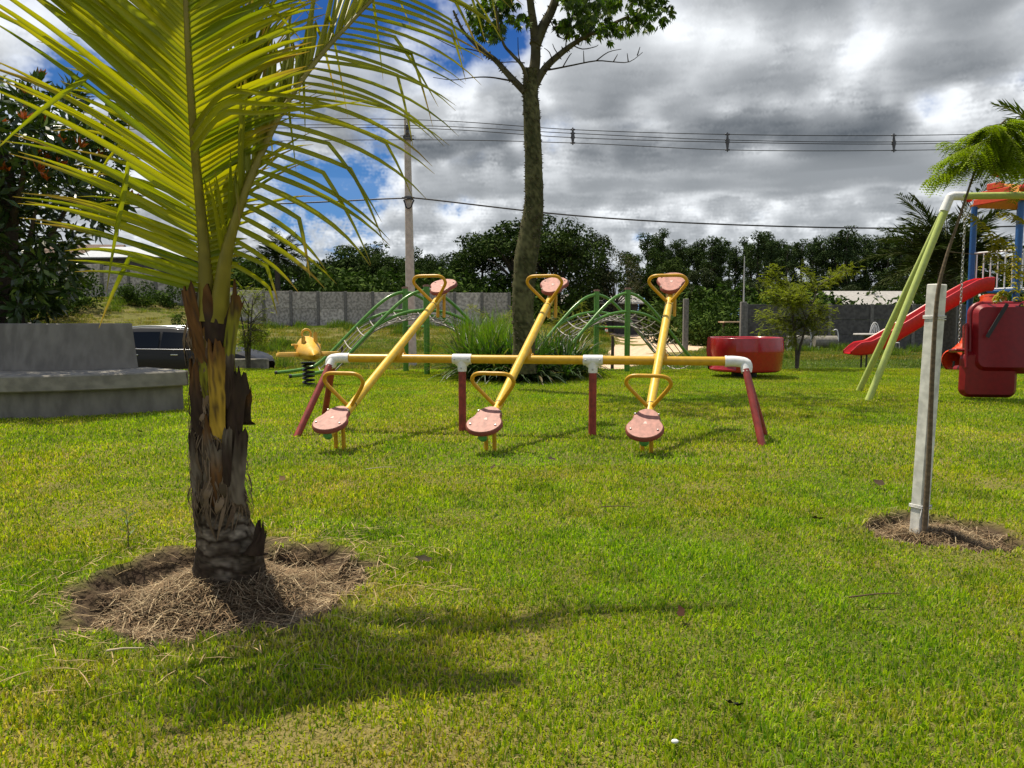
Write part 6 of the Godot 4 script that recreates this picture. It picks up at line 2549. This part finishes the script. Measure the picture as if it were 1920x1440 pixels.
func woods() -> void:
	M.tree_leaf = leafy(0.8, Color(0.4, 0.5, 0.25), 0.12)
	M.tree_bark = worn(0.07, 0.06, 0.048, 0.95, 401, 0.3, 1.5)
	var first := {}
	var broad := [tree_kind("broad_tree", "broad", 31, "wide domed dark tree in the line beyond the wall", "domed trees beyond the wall"), tree_kind("broad_tree", "broad", 32, "wide domed dark tree in the line beyond the wall", "domed trees beyond the wall")]
	var bushy := [tree_kind("bushy_tree", "bushy", 41, "dense dark bushy tree in the wood behind", "bushy trees of the wood"), tree_kind("bushy_tree", "bushy", 42, "dense dark bushy tree in the wood behind", "bushy trees of the wood"), tree_kind("bushy_tree", "bushy", 43, "dense dark bushy tree in the wood behind", "bushy trees of the wood")]
	var euca := [tree_kind("slender_tree", "eucalyptus", 51, "tall slender tree with tufted crown in the far wood", "slender tufted trees of the far wood"), tree_kind("slender_tree", "eucalyptus", 52, "tall slender tree with tufted crown in the far wood", "slender tufted trees of the far wood"), tree_kind("slender_tree", "eucalyptus", 53, "tall slender tree with tufted crown in the far wood", "slender tufted trees of the far wood")]
	var grey := tree_kind("grey_tree", "grey", 61, "greyish thin-leaved tree between the two net climbers", "greyish thin-leaved trees of the wood")
	var r := RandomNumberGenerator.new()
	r.seed = 818
	for e in [[650, 470, 72, 1.15], [690, 440, 74, 1.25], [735, 462, 70, 1.0], [605, 482, 68, 1.1], [795, 455, 66, 0.75], [820, 470, 64, 0.7], [560, 476, 66, 1.0], [505, 470, 64, 1.0]]:
		place(broad[r.randi() % 2], first, e[0], e[1], e[2], e[3], r.randf() * TAU)
	# the big tree behind the spiny trunk, with its own label
	var big: Node3D = copy(broad[0], Vector3.ZERO, 0.7, "tallest dark open-crowned tree behind the spiny trunk")
	big.set_meta("group", "large trees behind the spiny trunk")
	first[big] = true
	var bp := on(0.4, -56.0)
	big.position = bp
	big.scale = Vector3(1.02, (at(960, 383, 56).y - bp.y) / 9.7, 1.02)
	var big2: Node3D = copy(broad[1], on(3.4, -57.0), 2.0, "large dark tree next to the tallest one behind the spiny trunk")
	big2.set_meta("group", "large trees behind the spiny trunk")
	big2.scale = Vector3(0.78, (at(1050, 392, 57).y - big2.position.y) / 9.7, 0.78)
	place(grey, first, 1150, 462, 60, 0.85, 0.4)
	place(grey, first, 1075, 470, 62, 0.7, 2.0)
	for e in [[905, 440, 60, 1.1], [1105, 440, 60, 0.9], [870, 470, 58, 0.9], [1200, 462, 66, 1.1], [1250, 480, 64, 1.0], [1310, 505, 62, 1.2], [1345, 515, 62, 1.0], [480, 500, 60, 1.1], [440, 470, 60, 1.0], [1420, 530, 70, 1.2], [770, 500, 60, 0.9], [640, 520, 56, 1.0], [570, 515, 56, 0.9], [520, 500, 56, 1.0], [1500, 530, 74, 1.2], [1590, 535, 76, 1.2], [1660, 530, 74, 1.2], [1740, 470, 70, 1.2], [1810, 470, 66, 1.2], [1880, 480, 64, 1.2], [1950, 470, 64, 1.2], [380, 500, 62, 1.1], [300, 480, 66, 1.0], [845, 520, 58, 0.9], [1000, 480, 60, 1.0], [60, 470, 60, 1.0], [-40, 460, 60, 1.1], [2030, 460, 66, 1.2]]:
		place(bushy[r.randi() % 3], first, e[0], e[1], e[2], e[3], r.randf() * TAU)
	for i in 46:
		var px := 1215.0 + i * 12.4 + r.randf_range(-6, 6)
		var top := 446.0 + r.randf_range(-14, 15)
		if px > 1320 and px < 1400:
			top += 8.0
		if px > 1540 and px < 1630:
			top -= 8.0
		place(euca[i % 3], first, px, top, r.randf_range(84, 104), r.randf_range(0.95, 1.3), r.randf() * TAU)
	# undergrowth in front of the trunks
	var bush := []
	for k in 3:
		var o := base("leafy_bush", Vector3.ZERO, "dark leafy bush in the undergrowth below the trees", "bush", "bushes below the trees")
		var g := Geo.new()
		var cl := []
		for i in 16:
			var d := any_dir(r)
			cl.append([Vector3(d.x * 1.1, 0.9 + d.y * 0.75, d.z * 1.1), Vector3(0.5, 0.45, 0.5)])
		crown_clumps(g, r, cl, 75, 0.22, [Color(0.045, 0.075, 0.016), Color(0.07, 0.11, 0.02), Color(0.035, 0.06, 0.015)], 0.4)
		part("leaves", g, M.tree_leaf, o)
		bush.append(o)
	var n := 0
	for i in 58:
		var px := 430.0 + i * 26.0 + r.randf_range(-10, 10)
		if px > 1060.0 and px < 1240.0:
			continue
		var depth := r.randf_range(49.0, 55.0)
		if px > 1240.0:
			depth = r.randf_range(44.0, 52.0)
		var x := (px - 960.0) / FOCAL * depth
		var o: Node3D = bush[n % 3] if n < 3 else copy(bush[n % 3], Vector3.ZERO)
		n += 1
		o.position = on(x, -depth) - Vector3(0, 0.1, 0)
		o.rotation.y = r.randf() * TAU
		o.scale = Vector3.ONE * r.randf_range(1.2, 2.1)
	# low shrubs on the bank
	for e in [[240, 590, 40.0, 0.55, "low green shrub on the bank above the parked car"], [262, 585, 41.0, 0.7, "rounded green shrub against the grey wall above the car"], [160, 560, 38.0, 0.9, "green shrub on the bank below the small house"], [330, 572, 43.0, 0.75, "green shrub at the grey wall behind the palm crown"], [100, 540, 36.0, 1.0, "leafy shrub on the bank beside the planter tree"], [60, 530, 34.0, 1.2, "large leafy shrub behind the planter tree trunk"], [350, 600, 38.0, 0.5, "smallest shrub on the bank, behind the palm trunk"], [1370, 640, 38.0, 0.6, "small shrub between the two gate posts"], [1330, 625, 42.0, 0.9, "green shrub behind the gate posts"], [1310, 612, 43.0, 1.0, "green shrub beside the weathered gate post"]]:
		var p := at(e[0], e[1], e[2])
		p.y = height(p.x, p.z) - 0.1
		var o: Node3D = copy(bush[int(e[0]) % 3], p, e[0], e[4], e[3])
		o.set_meta("group", "shrubs on the bank")
	M.lime_leaf = M.tree_leaf
	mid_tree("feathery_tree", "small feathery tree standing behind the red carousel", gnd(1494, 691), 2.1, 1.0, 0.95, 21)
	mid_tree("feathery_tree", "thin young feathery tree before the grey wall and car", at(466, 694, 15.7), 1.75, 0.45, 0.22, 22)
	mid_tree("feathery_tree", "feathery green young tree beside the spiny trunk", on(at(935, 600, 19.0).x, -19.0), 2.0, 0.75, 0.5, 23)
	mid_tree("feathery_tree", "feathery green young tree behind the second seesaw handle", on(at(1075, 600, 21.0).x, -21.0), 2.15, 0.8, 0.5, 24)
	palm_tree("date_palm", "dark stout palm behind the lime swing frame", on(at(1772, 600, 22.0).x, -22.0), 3.0, 34, 2.35, Color(0.060, 0.074, 0.030), 71, 0.26)
	palm_tree("slim_palm", "dark palm in the tree line behind the young coconut palm", on(at(522, 600, 50.0).x, -50.0), 4.2, 20, 2.4, Color(0.030, 0.045, 0.018), 72, 0.18)
	palm_tree("garden_palm", "green palm whose fronds rise above the feathery sapling", on(6.0, -8.6), 2.85, 17, 1.05, Color(0.13, 0.16, 0.03), 73, 0.12, 1.0)
	print("woods ", Time.get_ticks_msec())


func mid_tree(called: String, label: String, foot: Vector3, tall: float, wide: float, density: float, seed_: int) -> void:
	var r := RandomNumberGenerator.new()
	r.seed = seed_
	var o := base(called, foot, label, "tree")
	var g := Geo.new()
	var cr := Geo.new()
	var tips := []
	for k in 3:
		var a := k * 2.1 + 0.4
		var top := Vector3(cos(a) * wide * 0.35, tall * 0.8, sin(a) * wide * 0.35)
		var pts := bezier(pv([Vector3(0, -0.4, 0), Vector3(cos(a) * 0.03, tall * 0.15, sin(a) * 0.03), Vector3(top.x * 0.5, tall * 0.45, top.z * 0.5), top]), 4)
		g.tube(pts, swept([0.035, 0.03, 0.02, 0.008], 4), 7)
		for i in 9:
			var p := pts[6 + r.randi() % (pts.size() - 6)]
			var b := r.randf() * TAU
			var q := p + Vector3(cos(b) * wide, r.randf_range(-0.05, 0.35) * tall, sin(b) * wide) * r.randf_range(0.4, 0.95)
			g.tube(pv([p, (p + q) * 0.5 + Vector3(0, 0.05, 0), q]), [0.012, 0.008, 0.004], 5)
			tips.append([p, q])
	part("trunk", g, M.tree_bark, o)
	for e in tips:
		var n := int(70.0 * density / 0.75)
		for i in n:
			var t := pow(r.randf(), 0.6)
			var b: Vector3 = (e[0] as Vector3).lerp(e[1], t) + any_dir(r) * 0.10
			var d := (any_dir(r) + Vector3(0, -0.35, 0)).normalized()
			var s := d.cross(Vector3.UP).normalized()
			cr.col = tone(Color(0.20, 0.23, 0.02), r, 0.4)
			var l := r.randf_range(0.08, 0.16)
			for k in 7:
				var u := (k + 1) / 7.0
				for w in [-1.0, 1.0]:
					leaf(cr, b + d * l * u, (s * w + d * 0.4).normalized(), (Vector3.UP + any_dir(r) * 0.5).normalized(), 0.035, 0.016)
	part("crown", cr, M.feather, o)


func litter() -> void:
	M.dead_leaf = tinted(0.9)
	var spots := [[1277, 1168, 0.030, Color(0.040, 0.016, 0.010), "reddish brown dead leaf at the tip of the palm shadow"], [1375, 1346, 0.028, Color(0.015, 0.015, 0.014), "black curled dead leaf on the near lawn"], [1648, 919, 0.045, Color(0.05, 0.035, 0.022), "dark curled leaf near the white stake"], [263, 818, 0.05, Color(0.04, 0.03, 0.022), "dark dead leaf between the curved bench and the palm"], [925, 887, 0.035, Color(0.06, 0.04, 0.025), "small dead leaf before the middle plank"], [1034, 871, 0.035, Color(0.06, 0.045, 0.03), "small brown dead leaf under the seesaw front"], [530, 910, 0.04, Color(0.10, 0.065, 0.03), "brown dead leaf on the lawn beside the palm trunk"], [795, 1068, 0.035, Color(0.05, 0.04, 0.025), "dark thin dead leaf above the palm shadow"], [1532, 987, 0.035, Color(0.09, 0.07, 0.04), "brown dead leaf short of the stake clippings"]]
	for e in spots:
		var p := gnd(e[0], e[1])
		p.y = height(p.x, p.z) + 0.035
		var g := Geo.new()
		g.col = e[3]
		var l: float = e[2]
		g.strip(pv([Vector3(-l, 0.006, 0.004), Vector3(-l * 0.5, 0.0, 0), Vector3(0, 0.008, 0), Vector3(l * 0.5, 0.006, 0.003), Vector3(l, 0.018, -0.004)]), Vector3(0, 0.5, 1), [0.002, l * 0.38, l * 0.5, l * 0.36, 0.002], 0.35)
		var o := whole("dead_leaf", g, M.dead_leaf, e[4], "leaf", "", "", p)
		o.rotation.y = e[0]
	for e in [[715, 890, 0.10, 0.3, "pale dry stalk on the lawn before the seesaw"], [1158, 967, 0.085, -0.1, "thin brown twig lying on the middle of the lawn"], [235, 1245, 0.05, 0.1, "pale straw on the lawn below the palm hole"], [1640, 1138, 0.10, 0.15, "thin dark twig on the lawn below the stake"]]:
		var p := gnd(e[0], e[1])
		p.y = height(p.x, p.z) + 0.04
		var g := Geo.new()
		var l: float = e[2]
		g.col = Color(0.42, 0.36, 0.24) if String(e[4]).begins_with("pale") else Color(0.10, 0.07, 0.04)
		g.tube(pv([Vector3(-l, 0, 0), Vector3(0, 0.01, 0.01), Vector3(l, 0.0, -0.01)]), [0.003, 0.0025, 0.0015], 6)
		var o := whole("dry_twig", g, M.dead_leaf, e[4], "twig", "", "", p)
		o.rotation.y = e[3]
	var wp := gnd(1265, 1412)
	wp.y = height(wp.x, wp.z) + 0.03
	var wg := Geo.new()
	wg.ball(Transform3D(Basis().scaled(Vector3(0.009, 0.005, 0.006)), Vector3.ZERO), 6, 8)
	whole("paper_scrap", wg, M.joint_white, "tiny white crumpled scrap in the near grass", "paper", "", "", wp)
	# a leafy weed standing out of the lawn beside the palm
	var r := RandomNumberGenerator.new()
	r.seed = 909
	var b := gnd(240, 1028)
	b.y = height(b.x, b.z)
	var o := base("lawn_weed", b, "upright leafy weed growing in the lawn beside the palm", "plant")
	var sg := Geo.new()
	sg.tube(pv([Vector3(0, -0.02, 0), Vector3(0.004, 0.08, 0), Vector3(-0.002, 0.165, 0)]), [0.003, 0.0025, 0.0015], 6)
	part("stem", sg, M.twig, o)
	for i in 13:
		var g := Geo.new()
		g.col = tone(Color(0.10, 0.17, 0.03), r)
		var y := 0.03 + i * 0.0105
		var a := i * 2.4
		var d := Vector3(cos(a), 0.45, sin(a)).normalized()
		leaf(g, Vector3(0, y, 0), d, Vector3.UP, 0.05 + 0.01 * (i % 3), 0.014)
		part("leaf", g, M.feather, o)
